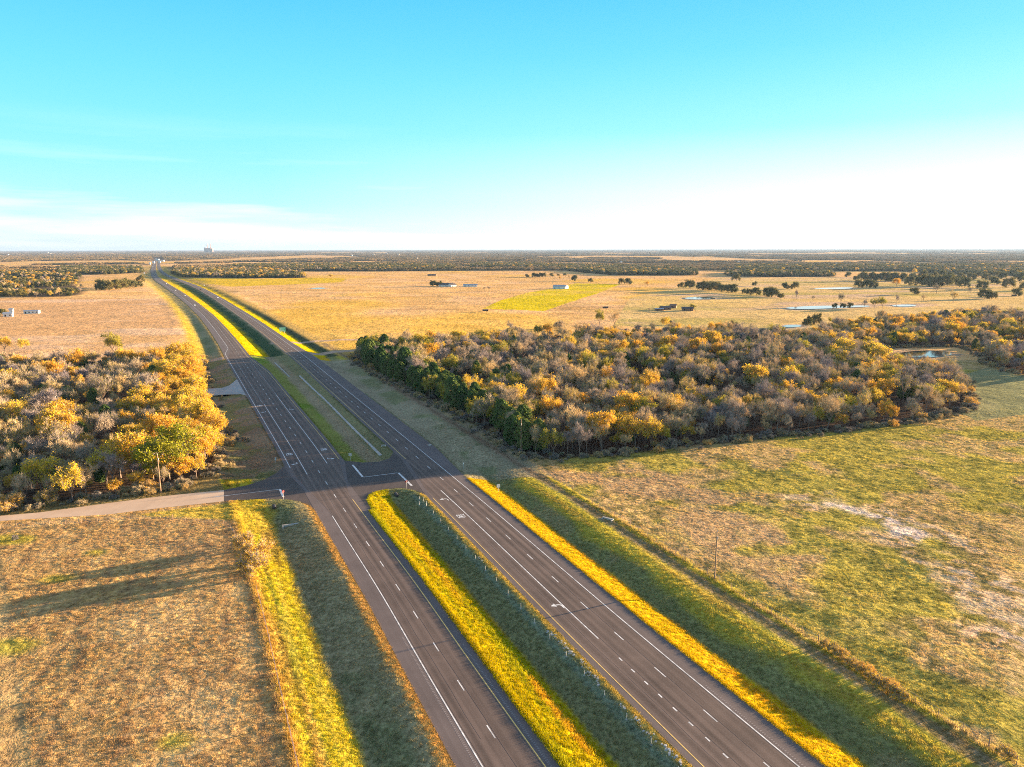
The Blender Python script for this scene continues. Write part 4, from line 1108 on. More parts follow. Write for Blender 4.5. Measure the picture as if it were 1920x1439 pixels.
solo(1277, 541, 11, 'live_oak', 'smaller oak left of the tall oak above the long white pond'); solo(1292, 542.5, 17, 'live_oak', 'tall dark oak above the long white pond')
for a in [(1314, 545, 14), (1322, 545, 17), (1330, 546, 16), (1340, 547, 19), (1354, 548, 14), (1366, 550, 15), (1374, 550, 16)]: solo(*a, 'live_oak', 'oak in the long dark grove right of the tall oak', 'oaks of the long grove in the far pasture')
solo(1395, 552, 10, 'live_oak', 'small oak just right of the long oak grove'); solo(1406, 554, 11, 'live_oak', 'middle oak of three right of the long grove'); solo(1418, 554.5, 14, 'live_oak', 'right oak of three right of the long grove')
for a in [(1437, 556, 15), (1446, 557.5, 18), (1453, 558, 15)]: solo(*a, 'live_oak', 'oak in the tight clump left of the dead snag', 'oaks of the tight clump')
solo(1464, 560, 9, 'live_oak', 'low spreading oak right of the tight oak clump', wide=1.2)
solo(1381, 527.5, 14, 'live_oak', 'oak standing apart in front of the far dark belt'); solo(1415, 537.5, 9, 'live_oak', 'small pale oak alone above the three oaks', wide=.9)
solo(1472, 544, 12, 'live_oak', 'left oak of the pair above the dead snag'); solo(1490, 544, 13, 'live_oak', 'right oak of the pair above the dead snag')
solo(1493, 564, 17, 'bare_tree', 'dark dead snag in the right pasture', wide=.6); solo(1524, 566, 9, 'bare_tree', 'low bare forked tree right of the snag', wide=1.4)
solo(1576, 575, 22, 'tan_tree', 'leaning dark ragged tree on the bank of the long pond', wide=.9)
for a in [(1565, 580, 9), (1580, 580, 9), (1594, 579, 9)]: solo(*a, 'live_oak', 'small dark tree along the bank of the long pond', 'small trees on the pond bank')
solo(1620, 580, 15, 'bare_tree', 'grey bare tree at the right end of the long pond'); solo(1640, 579, 16, 'green_tree', 'left green bush-like tree between the two white ponds'); solo(1654, 580, 20, 'green_tree', 'wide green tree between the two white ponds', wide=1.3)
solo(1681, 571, 15, 'bare_tree', 'leafless tree above the small right pond', wide=.8); solo(1714, 554, 12, 'live_oak', 'dark dome-shaped oak alone in the right pasture', wide=1.1)
solo(1731, 567, 12, 'bare_tree', 'bare tree by the brush pile in the right pasture'); solo(1755, 552.5, 17, 'tan_tree', 'pale thin tree right of the dome-shaped oak'); solo(1787, 569, 20, 'tan_tree', 'spindly umbrella tree above the corner of the right wood')
solo(1819, 551, 11, 'tan_tree', 'small pale tree in the right pasture'); solo(1846, 562, 16, 'live_oak', 'left oak of the pair near the right border'); solo(1859, 562, 15, 'live_oak', 'right oak of the pair near the right border')
solo(1906, 556, 13, 'live_oak', 'oak standing above the small trailer at the right border')
G2 = 'oaks of the open savanna at the upper right'
for a in [(1842, 544, 15), (1864, 534, 13), (1892, 540, 17), (1809, 540, 17), (1610, 540.5, 14), (1625, 541, 15), (1637, 541, 14), (1705, 536, 17), (1725, 537, 17), (1742, 538, 20), (1770, 537.5, 20), (1785, 536, 19),
          (1607, 526, 11), (1620, 527.5, 17), (1637, 527.5, 16), (1648, 527, 14), (1660, 527.5, 17), (1670, 527, 14), (1677, 527, 15), (1692, 527, 14), (1747, 524, 14), (1765, 523, 15), (1802, 525, 12), (1820, 526, 13), (1590, 520, 9), (1880, 524, 12), (1910, 528, 14), (1835, 519, 10), (1755, 538, 17), (1797, 533, 15),
          (1730, 522, 13), (1712, 526, 13), (1780, 526, 14), (1850, 526, 12), (1868, 521, 11), (1900, 518, 11), (1920, 546, 14)]:
    solo(*a, 'live_oak', 'dark oak in the loose savanna grove at the upper right', G2)
solo(1680, 541, 16, 'golden_tree', 'tan autumn tree among the dark savanna oaks'); solo(1714, 515, 10, 'golden_tree', 'small pale gold tree against the far dark belt')
solo(1515, 613, 19, 'live_oak', 'olive tree at the right end of the small near pond', wide=.8); solo(1530, 611, 21, 'live_oak', 'taller ragged tree right of the small near pond', wide=.7); solo(1556, 608, 11, 'green_tree', 'small green tree beside the taller ragged tree')
solo(1300, 584, 14, 'green_tree', 'yellowish tree over the dark shed in the pasture'); solo(1217, 586, 8, 'bare_tree', 'small bare tree at the left end of the old farm shacks')
# shrubs of the left fence line
def shrub_at(x, y, sc, label, kind='shrub', v=0, sz=None, z=None): return put_tree(kind, v, x, y, sc, v * 2.1, label, name='shrub', sz=sz, cat='shrub')
a = un(478, 1060); shrub_at(a[0], a[1], 1.5, 'tall feathery golden shrub at the bend of the left field fence', v=0)
a = un(455, 1032); shrub_at(a[0], a[1], 1.15, 'smaller golden shrub just behind the tall feathery one', v=1)
a = un(470, 1078); shrub_at(a[0], a[1], 1.25, 'golden shrub in front of the tall feathery one', v=2)
a = un(30, 1012); shrub_at(a[0], a[1], .45, 'low dark green bush by the field corner at the left border', 'thicket', 1)
# hedge on the right fence
hedge = [(1546, 1216, .5), (1562, 1226, .62), (1578, 1238, .6), (1594, 1250, .5), (1608, 1258, .55), (1624, 1268, .62), (1638, 1279, .52), (1652, 1288, .6), (1666, 1298, .66), (1680, 1306, .6), (1692, 1312, .48), (1880, 1416, .5), (1893, 1424, .45)]
for i, (px, py, s_) in enumerate(hedge):
    a = un(px, py)
    put_tree('shrub', i, a[0], a[1], s_ * .85, i * 1.9, 'dry golden-brown brush clump growing along the right fence' if i < 11 else 'dry brush clump on the right fence near the lower right corner', 'brush clumps along the right fence' if i < 11 else 'brush clumps at the lower right', name='shrub', cat='shrub')

# --- far woods
def grove(rng, n=12, big=1.0, leaf=0.8):
    V = []; F_ = []; off = 0
    for k in range(n):
        c = np.array([rng.uniform(-.5, .5), rng.uniform(-.5, .5), 0]) * 20 * big; hh = rng.uniform(.6, 1.0) * 9; rr = rng.uniform(2.2, 4.2)
        m = 60
        p = rng.normal(0, 1, (m, 3)); p /= np.linalg.norm(p, axis=1)[:, None]; p *= rng.uniform(.55, 1.0, (m, 1))
        cc = c + p * [rr, rr, hh * .36] + [0, 0, hh * .62]
        a = rng.normal(0, 1, (m, 3)); a /= np.linalg.norm(a, axis=1)[:, None]; b = np.cross(a, rng.normal(0, 1, (m, 3))); b /= np.linalg.norm(b, axis=1)[:, None]
        L = leaf * rng.uniform(1.2, 2.6, (m, 1))
        q = np.stack([cc - a * L * .5, cc + b * L * .4, cc + a * L * .5, cc - b * L * .4], 1).reshape(-1, 3)
        i = np.arange(m) * 4 + off; V.append(q); F_.append(np.c_[i, i + 1, i + 2, i + 3]); off += m * 4
    return make_mesh('grove', np.concatenate(V), np.concatenate(F_), [M['farwood']])
GR = [grove(R_(200 + k)) for k in range(5)]
GS = [j for _, _, j in KIND['live_oak']] 
r = R_(300)
# belts of whole trees; the far left group is an open mix of oaks and gardens
BT = GS + [j for _, _, j in KIND['golden_tree'][:2]] + [j for _, _, j in KIND['bare_tree'][:3]] + [j for _, _, j in KIND['tan_tree'][:2]]
P_ = []; KI = []; SC = []
for q_, W_ in enumerate(FOREST_FAR):
    x, y = jitter(W_, 13.0 if q_ in (0, 1, 2, 3) else (17.0 if q_ == 5 else 15.0), 40 + q_, 0.5)
    if q_ == 5:
        kk = fbm(x, y, 90, 95, 3) < 0.60; x, y = x[kk], y[kk]
    P_.append(np.c_[x, y]); m_ = len(x)
    mixp = [.14, .14, .14, .13, .11, .06, .08, .06, .05, .05, .04] if q_ in (0, 5) else [.19, .19, .19, .19, .04, .03, .05, .03, .03, .03, .03]
    KI.append(r.choice(11, m_, p=mixp)); SC.append(r.uniform(.75, 1.25, m_) * (1.1 if q_ != 5 else 1.0))
P_ = np.concatenate(P_); KI = np.concatenate(KI); SC = np.concatenate(SC)
hh = ground_h(P_[:, 0], P_[:, 1], detail=False); keep = (hh[2] > 12) & (np.abs(np.arctan2(P_[:, 0], P_[:, 1])) < math.radians(38)); P_ = P_[keep]; hz = hh[0][keep]; KI = KI[keep]; SC = SC[keep]; n = len(P_)
print('belt', n)
o = scatter('tree_belt', BT, np.c_[P_, hz - 0.3], KI, np.c_[np.zeros(n), np.zeros(n), r.uniform(0, 6.28, n)], np.c_[SC, SC, SC * r.uniform(.9, 1.3, n)])
tag(o, 'dark belts of distant trees across the far fields', 'tree belt', kind='stuff')
# out to the horizon, thinner with distance
X = []; Y = []; S = []
D = 2250.0
while D < 32000:
    sp = D / 95.0; nx = int(1.75 * D / sp); xs = (np.arange(nx) / nx - .5) * 1.75 * D + r.uniform(-.5, .5, nx) * sp
    ys = D + r.uniform(-.5, .5, nx) * sp; X.append(xs); Y.append(ys); S.append(np.full(nx, sp)); D += sp * .9
X = np.concatenate(X); Y = np.concatenate(Y); S = np.concatenate(S)
gap = np.maximum.reduce([inpoly(X, Y, P2).astype(float) for P2 in GAPS_FAR])
keep = (gap < .5) & (fbm(X, Y * .45, 900, 51, 3) < 0.60) & (fbm(X * .6, Y * 1.2, 420, 53, 3) < 0.62)
tL_, sL_, tR_, sR_ = hw_frame(X, Y)
keep &= ~((tL_ > -60) & (tR_ < 60))
X, Y, S = X[keep], Y[keep], S[keep]; n = len(X); print('horizon groves', n)
hz = ground_h(X, Y, detail=False)[0]
o = scatter('distant_woods', GR, np.c_[X, Y, hz - .3], r.integers(0, 5, n), np.c_[np.zeros(n), np.zeros(n), r.uniform(0, 6.28, n)],
            np.c_[S / 20 * r.uniform(.8, 1.3, n), S / 20 * r.uniform(.8, 1.3, n), r.uniform(.75, 1.35, n)])
tag(o, 'endless brown and grey woods running to the horizon', 'woods', kind='stuff')

# ------------------------------------------------------------------ grass tufts near the camera
def tuft(rng, n, h, spread, wd):
    a = rng.uniform(0, 2 * PI, n); r0 = spread * np.sqrt(rng.random(n)) ; b = np.c_[np.cos(a) * r0, np.sin(a) * r0, np.full(n, -0.06)]
    ln = rng.normal(0, 0.35, (n, 2)); H = h * rng.uniform(.5, 1.2, n)
    tip = b + np.c_[ln * H[:, None], H]; s_ = rng.normal(0, 1, (n, 2)); s_ /= np.linalg.norm(s_, axis=1)[:, None]; s_ = np.c_[s_ * wd / 2, np.zeros(n)]
    V = np.stack([b - s_, b + s_, tip], 1).reshape(-1, 3)
    return make_mesh('tuft', V, np.arange(3 * n).reshape(-1, 3), [M['tuft']])
def tuft_mat():
    m, t, b = new_mat('grass_blades')
    at = t.nodes.new('ShaderNodeAttribute'); at.attribute_type = 'INSTANCER'; at.attribute_name = 'tint'
    d = t.nodes.new('ShaderNodeBsdfDiffuse'); t.links.new(at.outputs['Color'], d.inputs[0])
    tr = t.nodes.new('ShaderNodeBsdfTranslucent'); t.links.new(at.outputs['Color'], tr.inputs[0])
    mx = t.nodes.new('ShaderNodeMixShader'); mx.inputs[0].default_value = 0.35
    t.links.new(d.outputs[0], mx.inputs[1]); t.links.new(tr.outputs[0], mx.inputs[2])
    t.links.new(mx.outputs[0], t.nodes['Material Output'].inputs[0]); t.nodes.remove(b)
    return m
M['tuft'] = tuft_mat()
TF = [tuft(R_(400 + k), 26, 0.34, 0.34, 0.07) for k in range(4)]
def grass(name, X, Y, hs, label, cat='grass', minpave=0.25):
    fr_ = hw_frame(X, Y); h_, pv, dm = ground_h(X, Y, fr_)
    ok = (dm > minpave) & (np.abs(np.arctan2(X, Y)) < math.radians(37.5))
    for W_ in (WOOD_R, WOOD_L): ok &= pdist(X, Y, W_, True, 5) > -1
    ok &= pdist(X, Y, POND_C, True, 5) > 1
    X = X[ok]; Y = Y[ok]; h_ = h_[ok]; fr_ = tuple(f[ok] for f in fr_); n = len(X); r = R_(len(X))
    T = tint(X, Y, fr_) * r.uniform(.6, 1.5, (n, 1)) * np.c_[r.uniform(.93, 1.07, n), np.ones(n), np.ones(n)]
    s_ = hs(X, Y, fr_) * r.uniform(.6, 1.35, n)
    tt = np.minimum(s_ * 1.0, 2)
    o = scatter(name, TF, np.c_[X, Y, h_ - 0.03], r.integers(0, 4, n), np.c_[np.zeros(n), np.zeros(n), r.uniform(0, 6.28, n)], np.c_[0.6 + .5 * tt, 0.6 + .5 * tt, s_], np.clip(T, 0, .85))
    print(name, n)
    return tag(o, label, cat, kind='stuff')
r = R_(500)
# right-of-way: random in road coordinates
n = 90000
s_ = r.uniform(CL.sY(60), CL.sY(250), n); t_ = r.uniform(-28, 62, n)
d_ = 0.425; P2 = np.c_[np.interp(s_, CL.s, CL.p[:, 0]) + np.interp(s_, CL.s, CL.n[:, 0]) * t_, np.interp(s_, CL.s, CL.p[:, 1]) + np.interp(s_, CL.s, CL.n[:, 1]) * t_]
def hs_row(X, Y, f):
    tL, sL, tR, sR = f; h = np.full(len(X), 0.75)
    a = tL - eLr(sL); med = (a > 0) & (tR < 0)
    h = np.where(med & (a < 6), 1.25, h); h = np.where(med & (tR > -eRl(sR) - 1.6), .7, h)
    h = np.where((tL < -14) & (tL > -26), 0.9, h)
    h = np.where((np.abs(tL + 26.2) < 1.0) | (np.abs(tR - 30.3) < 0.7), 1.45, h)
    h = np.where(np.abs(tR - 26.3) < 1.6, 0.25, h)
    h = np.where((Y > 210), .45, h)
    return h
grass('verge_grass', P2[:, 0], P2[:, 1], hs_row, 'rough mown grass of the highway verges and median')
# fringe right at the pavement edges
m_ = []
for line, e, sg in ((CL, eLl, -1), (CL, eLr, 1), (CR, eRl, -1), (CR, eRr, 1)):
    q = r.uniform(line.sY(62), line.sY(330), 8000); tt = sg * (e(q) + np.abs(r.normal(0, .35, len(q))) - 0.02)
    m_.append(np.c_[np.interp(q, line.s, line.p[:, 0]) + np.interp(q, line.s, line.n[:, 0]) * tt, np.interp(q, line.s, line.p[:, 1]) + np.interp(q, line.s, line.n[:, 1]) * tt])
for E_ in (gravP, sideP, driveP):
    for i_ in range(len(E_)):
        a_, b_ = E_[i_], E_[(i_ + 1) % len(E_)]; L_ = np.hypot(*(b_ - a_)); k_ = int(L_ * 9); w_ = r.random(k_)[:, None]
        m_.append(a_ + (b_ - a_) * w_ + r.normal(0, .35, (k_, 2)))
m_ = np.concatenate(m_)
grass('edge_grass', m_[:, 0], m_[:, 1], lambda X, Y, f: np.where((f[0] > 0) & (f[0] < 9) & (Y < 198), 1.35, np.where((f[2] > 5) & (Y < 205), 0.8, 0.4)), 'ragged grass fringe at the pavement edges', minpave=-0.02)
# lower left field and right pasture
n = 60000
X = r.uniform(-150, 0, n); Y = r.uniform(76, 200, n); f = hw_frame(X, Y); k = f[0] < -27
grass('field_grass', X[k], Y[k], lambda X, Y, f: 0.35 + 0.6 * fbm(X, Y, 6, 91, 3), 'dry tan hay stubble of the lower left field', 'hay stubble')
n = 130000
X = r.uniform(0, 260, n); Y = 78 + 220 * r.random(n) ** 1.2; f = hw_frame(X, Y); k = f[2] > 31
grass('pasture_grass', X[k], Y[k], lambda X, Y, f: 0.25 + 0.7 * fbm(X, Y, 7, 93, 3), 'patchy olive and tan pasture grass right of the fence', 'pasture grass')

# ------------------------------------------------------------------ poles, posts, fences, signs
def gz(x, y): return float(ground_h(np.array([float(x)]), np.array([float(y)]), detail=False)[0][0])
def utility_pole(px, py, h, label):
    x, y = un(px, py); z = gz(x, y)
    e = obj('utility_pole', None, loc=(x, y, z), rz=math.radians(25)); tag(e, label, 'utility pole', 'utility poles along the highway')
    MB().tube((0, 0, -.5), (0, 0, h), .17, .11, 8).build('post', M['pole_wood'], e)
    MB().tube((0, 0, h), (0, 0, h + .28), .06, .05, 6).build('insulator', M['steel'], e)
    MB().tube((.16, 0, h - 1.7), (.16, 0, h - 1.1), .12, .12, 8).build('bracket', M['steel'], e)
utility_pole(1340, 1087, 10.6, 'tall wooden pole on the right fence line between road and pasture')
utility_pole(977, 851, 11.6, 'pole in front of the near corner of the right wood')
utility_pole(805, 746, 10.1, 'pole on the highway side of the right wood, second from its corner')
utility_pole(706, 688, 9.6, 'farthest pole, at the far left end of the right wood')
utility_pole(302, 926, 11.4, 'pale pole in front of the left wood beside the gravel road')

def fence(name, pts, step, hp, label):
    pts = np.array(pts); d = np.r_[0, np.cumsum(np.hypot(*np.diff(pts, axis=0).T))]; n = int(d[-1] / step); s_ = np.linspace(0, d[-1], n + 1)
    P2 = np.c_[np.interp(s_, d, pts[:, 0]), np.interp(s_, d, pts[:, 1])]; z = ground_h(P2[:, 0], P2[:, 1], detail=False)[0]
    e = obj(name, None, loc=(P2[0, 0], P2[0, 1], z[0])); tag(e, label, 'fence')
    o_ = np.array([P2[0, 0], P2[0, 1], z[0]])
    for i, (p, zz) in enumerate(zip(P2, z)):
        q = np.array([p[0], p[1], zz]) - o_; b = i % 8 == 0
        MB().tube((q[0], q[1], q[2] - .3), (q[0], q[1], q[2] + hp + (.25 if b else 0)), .10 if b else .055, .09 if b else .05, 6).build('post', M['pole_wood'], e)
    w_ = MB()
    for i in range(n):
        for hh in (.35, .75, hp - .08):
            a = np.r_[P2[i], z[i] + hh] - o_; b = np.r_[P2[i + 1], z[i + 1] + hh] - o_; w_.tube(a, b, .012, .012, 3)
    w_.build('wire', M['steel'], e)
fr_pts = [CR.at(CR.sY(Y) , 30.3) for Y in np.linspace(48, 211, 20)]
fence('wire_fence', fr_pts, 3.6, 1.35, 'wire fence with wooden posts between the right verge and the pasture')
fl_pts = [CL.at(CL.sY(Y), -26.2) for Y in np.linspace(60, 145, 12)]
fence('wire_fence', fl_pts, 3.0, 1.3, 'wire fence between the left verge and the tan hay field')
fence('wire_fence', U([(447, 1022), (436, 995), (420, 985), (300, 973), (150, 983), (0, 992), (-100, 1003)]), 3.6, 1.2, 'wire fence between the gravel side road and the tan hay field')

# cable barrier posts in the median
P2 = [(17, 95), (65, 150), (121, 205), (175, 270), (238, 325), (302, 395), (375, 468), (446, 545), (530, 628), (613, 715), (713, 812), (813, 918), (932, 1033), (1053, 1168), (1195, 1305)]
s0 = CR.sY(un(840 + 1195 / 3, 960 + 1317 / 3)[1]); 
pm = MB().tube((0, 0, -.4), (0, 0, .95), .055, .05, 8).box(-.07, .07, -.02, .02, .95, 1.02)
pmesh = make_mesh('post', pm.v, pm.f, [M['sign_back']])
bm_ = MB().tube((0, 0, -.2), (0, 0, .02), .2, .2, 10); bmesh_ = make_mesh('footing', bm_.v, bm_.f, [M['concrete']])
k = -4
while True:
    s_ = s0 + k * 6.05; p = CR.at(s_, -11.4)
    if p[1] > 189: break
    e = obj('barrier_post', None, loc=(p[0], p[1], gz(*p))); tag(e, 'slim white cable-barrier post in the row along the median ditch', 'barrier post', 'white barrier posts in the median')
    obj('post', pmesh, e); obj('footing', bmesh_, e); k += 1
# riprap and mow-strip debris
def rock_patch(px, py, n, sx, sy, seed, label, group):
    rr = random.Random(seed); c = un(px, py, -.8); d = CR.dirat(CR.sY(c[1])); m = MB(); z0 = gz(*c)
    for i in range(n):
        a = rr.gauss(0, sx); b = rr.gauss(0, sy); x = a * math.cos(d) - b * math.sin(d); y = a * math.sin(d) + b * math.cos(d)
        s_ = rr.uniform(.12, .3); h = gz(c[0] + x, c[1] + y) - z0
        base = len(m.v); nn = 6; jit = [rr.uniform(.7, 1.2) for _ in range(nn)]
        for zz, f in ((-.1, 1), (s_ * .35, .75)):
            for q in range(nn): m.v.append((x + math.cos(q * PI / 3) * s_ * jit[q] * f, y + math.sin(q * PI / 3) * s_ * jit[q] * f, h + zz))
        m.f += [(base + q, base + (q + 1) % nn, base + nn + (q + 1) % nn, base + nn + q) for q in range(nn)] + [tuple(range(base + nn, base + 2 * nn))]
    o = m.build('stone_riprap', M['riprap'], loc=(c[0], c[1], z0)); tag(o, label, 'stone patch', group)
PG = 'pale stone patches along the median posts'
for i, (cx, cy, n_) in enumerate([(172, 278, 14), (583, 708, 26), (648, 768, 34), (688, 806, 34), (760, 872, 16), (800, 930, 26), (838, 966, 16), (970, 1110, 14), (1060, 1190, 26), (1125, 1270, 18), (1225, 1355, 30), (1285, 1410, 26)]):
    rock_patch(840 + cx / 3, 960 + cy / 3, n_ // 2, .8, .25, i, 'patch of pale broken stone between the white median posts', PG)

# concrete drain strip in the upper median
def cstrip(px, w_, seed, label):
    rr = R_(seed); p = U(px); d = np.r_[0, np.cumsum(np.hypot(*np.diff(p, axis=0).T))]; m = MB(); s_ = 0
    o0 = p[0]
    while s_ < d[-1] - 1:
        L = rr.uniform(4, 9); e_ = min(d[-1], s_ + L * .93)
        a = np.array([np.interp(s_, d, p[:, 0]), np.interp(s_, d, p[:, 1])]); b = np.array([np.interp(e_, d, p[:, 0]), np.interp(e_, d, p[:, 1])])
        t = (b - a) / np.hypot(*(b - a)); nn = np.array([-t[1], t[0]]) * w_ / 2 * rr.uniform(.75, 1.05)
        q = [a - nn, a + nn, b + nn, b - nn]; z = [gz(*v) + .16 for v in q]
        bb = len(m.v); m.v += [(v[0] - o0[0], v[1] - o0[1], zz) for v, zz in zip(q, z)] + [(v[0] - o0[0], v[1] - o0[1], zz - .3) for v, zz in zip(q, z)]
        m.f += [(bb + 3, bb + 2, bb + 1, bb), (bb, bb + 1, bb + 5, bb + 4), (bb + 1, bb + 2, bb + 6, bb + 5), (bb + 2, bb + 3, bb + 7, bb + 6), (bb + 3, bb, bb + 4, bb + 7)]
        s_ += L
    o = m.build('drain_strip', M['concrete'], loc=(o0[0], o0[1], 0)); tag(o, label, 'drain strip')
cstrip([(714, 851), (695, 832), (665, 803), (635, 773), (610, 748), (585, 725), (561, 702)], 0.85, 1, 'long broken white concrete strip running down the upper median')
cstrip([(542, 702), (530, 690), (515, 676)], 0.7, 2, 'short white concrete strip at the far end of the upper median')
# headwalls and pipe mouths
def headwall(px, py, L, ang, label):
    x, y = un(px, py, -.6); e = MB(); e.box(-L / 2, L / 2, -.25, .25, -.6, .35).box(-L / 2, -L / 2 + .3, -.9, -.25, -.6, .2).box(L / 2 - .3, L / 2, -.9, -.25, -.6, .2)
    o = e.build('culvert_headwall', M['concrete'], loc=(x, y, gz(x, y)), rz=math.radians(ang)); tag(o, label, 'culvert headwall')
headwall(547, 984, 4.6, 20, 'pale concrete culvert headwall in the ditch left of the highway')
headwall(720, 839, 1.6, 0, 'small white concrete inlet at the tip of the upper median')
headwall(807, 838, 1.3, -60, 'small white concrete inlet at the right roadside above the crossing')
headwall(1140, 978, 3.0, -35, 'pale concrete slab in the right verge beside the fence track')
def pipe_mouth(px, py, label, d_=.5):
    x, y = un(px, py, -.6); m = MB().tube((0, -.9, .15), (0, .9, .35), d_, d_, 12)
    o = m.build('culvert_pipe', M['dark'], loc=(x, y, gz(x, y)), rz=math.radians(25)); tag(o, label, 'culvert pipe')
pipe_mouth(743.5, 929, 'black culvert pipe end at the top of the lower median')
pipe_mouth(514.5, 953, 'black culvert pipe end in the left ditch by the side road')

def sign(px, py, hp, w_, h_, face, az, label, cat='road sign', shape='rect', posts=1, marks_=None, z=None):
    x, y = un(px, py); e = obj('road_sign', None, loc=(x, y, gz(x, y) if z is None else z), rz=az); tag(e, label, cat)
    if posts == 1: MB().tube((0, 0.06, -.3), (0, 0.06, hp + h_ * .9), .045, .045, 8).build('post', M['steel'], e)
    else:
        for sx in (-w_ * .3, w_ * .3): MB().tube((sx, 0.1, -.3), (sx, 0.1, hp + h_ * .9), .1, .1, 8).build('post', M['steel'], e)
    m = MB()
    if shape == 'rect': m.box(-w_ / 2, w_ / 2, -.02, .02, hp, hp + h_)
    elif shape == 'oct':
        c = [(math.cos(PI / 8 + i * PI / 4) * w_ / 2, math.sin(PI / 8 + i * PI / 4) * w_ / 2 + hp + h_ / 2) for i in range(8)]
        b = len(m.v); m.v += [(a, -.02, q) for a, q in c] + [(a, .02, q) for a, q in c]
        m.f += [tuple(range(b, b + 8)), tuple(range(b + 15, b + 7, -1))] + [(b + i, b + 8 + i, b + 8 + (i + 1) % 8, b + (i + 1) % 8) for i in range(8)]
    elif shape == 'diamond': m.box(-w_ / 2, w_ / 2, -.02, .02, hp, hp + h_)
    m.build('sign_panel', face, e)
    return e
# big green guide sign with white legend strokes (illegible in the photo)
e = sign(530, 624, 1.6, 5.0, 3.4, M['sign_green'], math.radians(25), 'green guide sign on two posts in the yellow verge right of the highway', 'guide sign', posts=2)
m = MB()
for i, zz in enumerate((4.15, 3.3, 2.4)):
    for x0, x1 in ((-2.0, -1.2), (-1.0, .1), (.3, 1.0), (1.2, 1.9))[: 4 - (i == 1)]: m.box(x0, x1, -.035, -.021, zz, zz + .32)
m.build('lettering', M['sign_white'], e)
m = MB().box(-2.45, 2.45, -.033, -.022, 4.88, 4.95).box(-2.45, 2.45, -.033, -.022, 1.65, 1.72).box(-2.45, -2.38, -.033, -.022, 1.72, 4.88).box(2.38, 2.45, -.033, -.022, 1.72, 4.88)
m.build('border', M['sign_white'], e)
sign(934.5, 918, 1.3, .95, 1.0, M['sign_white'], math.radians(20), 'white rectangular sign on a post in the yellow strip right of the highway')
sign(869, 878, 1.6, .35, .5, M['sign_white'], math.radians(20), 'thin small sign post on the shaded right verge above the crossing')
sign(657, 864, 1.6, 1.1, 1.0, M['sign_back'], math.radians(-10), 'square white sign on the tip of the upper median')
sign(517, 868, .9, .75, .9, M['sign_back'], math.radians(70), 'small pale pink sign beside the left turn lane above the side road')
e = sign(532, 937, 1.9, .8, .8, M['sign_red'], math.radians(70), 'octagonal stop sign at the mouth of the side road', 'stop sign', 'oct')
e = sign(762.5, 917, 1.9, .8, .8, M['sign_red'], math.radians(200), 'octagonal stop sign at the top of the lower median', 'stop sign', 'oct')
for px, py in ((786, 945), (794.5, 940), (800, 947)):
    x, y = un(px, py); e = obj('delineator', None, loc=(x, y, gz(x, y))); tag(e, 'white delineator post at the start of the lower median', 'delineator', 'white delineators at the crossing')
    MB().tube((0, 0, -.2), (0, 0, 1.3), .05, .05, 6).build('post', M['white_paint'], e); MB().box(-.06, .06, -.062, -.052, 1.0, 1.25).build('reflector', M['sign_white'], e)

# ------------------------------------------------------------------ vehicles
def car_mesh(L=4.7, W_=1.85, H=1.5, kind='car'):
    prof = [(-L/2, .35), (-L/2, .85), (-L/2 + .1, .95), (-L*.22, 1.0), (-L*.1, H), (L*.22, H), (L*.36, 1.0), (L/2 - .05, .95), (L/2, .8), (L/2, .35)]
    if kind == 'truck': prof = [(-L/2, .4), (-L/2, .95), (-L*.3, 1.05), (-L*.2, H), (L*.08, H), (L*.12, 1.15), (L/2, 1.15), (L/2, .4)]
    n = len(prof); V = []
    for sx, ins in ((-1, 0), (1, 0)):
        for y, z in prof: V.append((sx * (W_ / 2 - (.18 if z > 1.2 else 0)), y, z))
    F_ = [tuple(range(n)), tuple(range(2 * n - 1, n - 1, -1))] + [(i, n + i, n + (i + 1) % n, (i + 1) % n) for i in range(n)]
    me = make_mesh('body', V, F_, [M['car_white']]); return me
body = {k: car_mesh(kind=k, L=4.7 if k == 'car' else 5.6, H=1.5 if k == 'car' else 1.85) for k in ('car', 'truck')}
bodies = {}
gm = MB().box(-.94, .94, -.95, -.4, 1.02, 1.2).box(-.80, .80, -.3, .9, 1.14, 1.42); gmesh = make_mesh('window', gm.v, gm.f, [M['glass']])
wmk = MB().tube((-.12, 0, 0), (.12, 0, 0), .34, .34, 12); wmesh = make_mesh('wheel', wmk.v, wmk.f, [M['rubber']])
hmk = MB().box(-.16, .16, -.03, .03, -.07, .07); hmesh = make_mesh('headlight', hmk.v, hmk.f, [M['white_paint']])
def car(px, py, col, toward, label, kind='car', line=None, off=None, group='cars driving on the far highway'):
    x, y = un(px, py); line = line or CL
    t, s_ = line.dist(np.array([x]), np.array([y]), 2); d = line.dirat(float(s_[0]))
    if off is not None: q = line.at(float(s_[0]), off); x, y = q
    e = obj('car' if kind == 'car' else 'pickup_truck', None, loc=(x, y, .02), rz=d - PI / 2 + (0 if toward else PI)); tag(e, label, 'car' if kind == 'car' else 'pickup truck')
    key = (kind, col)
    if key not in bodies:
        b = body[kind].copy(); b.materials.clear(); b.materials.append(M[col]); bodies[key] = b
    obj('body', bodies[key], e); obj('window', gmesh, e)
    L = 1.45 if kind == 'car' else 1.75
    for sx in (-.82, .82):
        for sy in (-L, L): obj('wheel', wmesh, e, loc=(sx, sy, .34))
        obj('headlight', hmesh, e, loc=(sx * .75, (-2.36 if kind == 'car' else -2.81), .72))
    return e
car(364, 574, 'car_white', True, 'nearest white car, alone on the left roadway beside the yellow median', off=-1.8)
car(340, 556, 'car_white', True, 'white car following farther up the left roadway', off=1.8)
car(328, 546.5, 'car_silver', True, 'silver car third in line on the left roadway', 'truck', off=-1.8)
car(309, 533, 'car_white', True, 'white pickup on the left roadway where the road enters shade', 'truck', off=1.8)
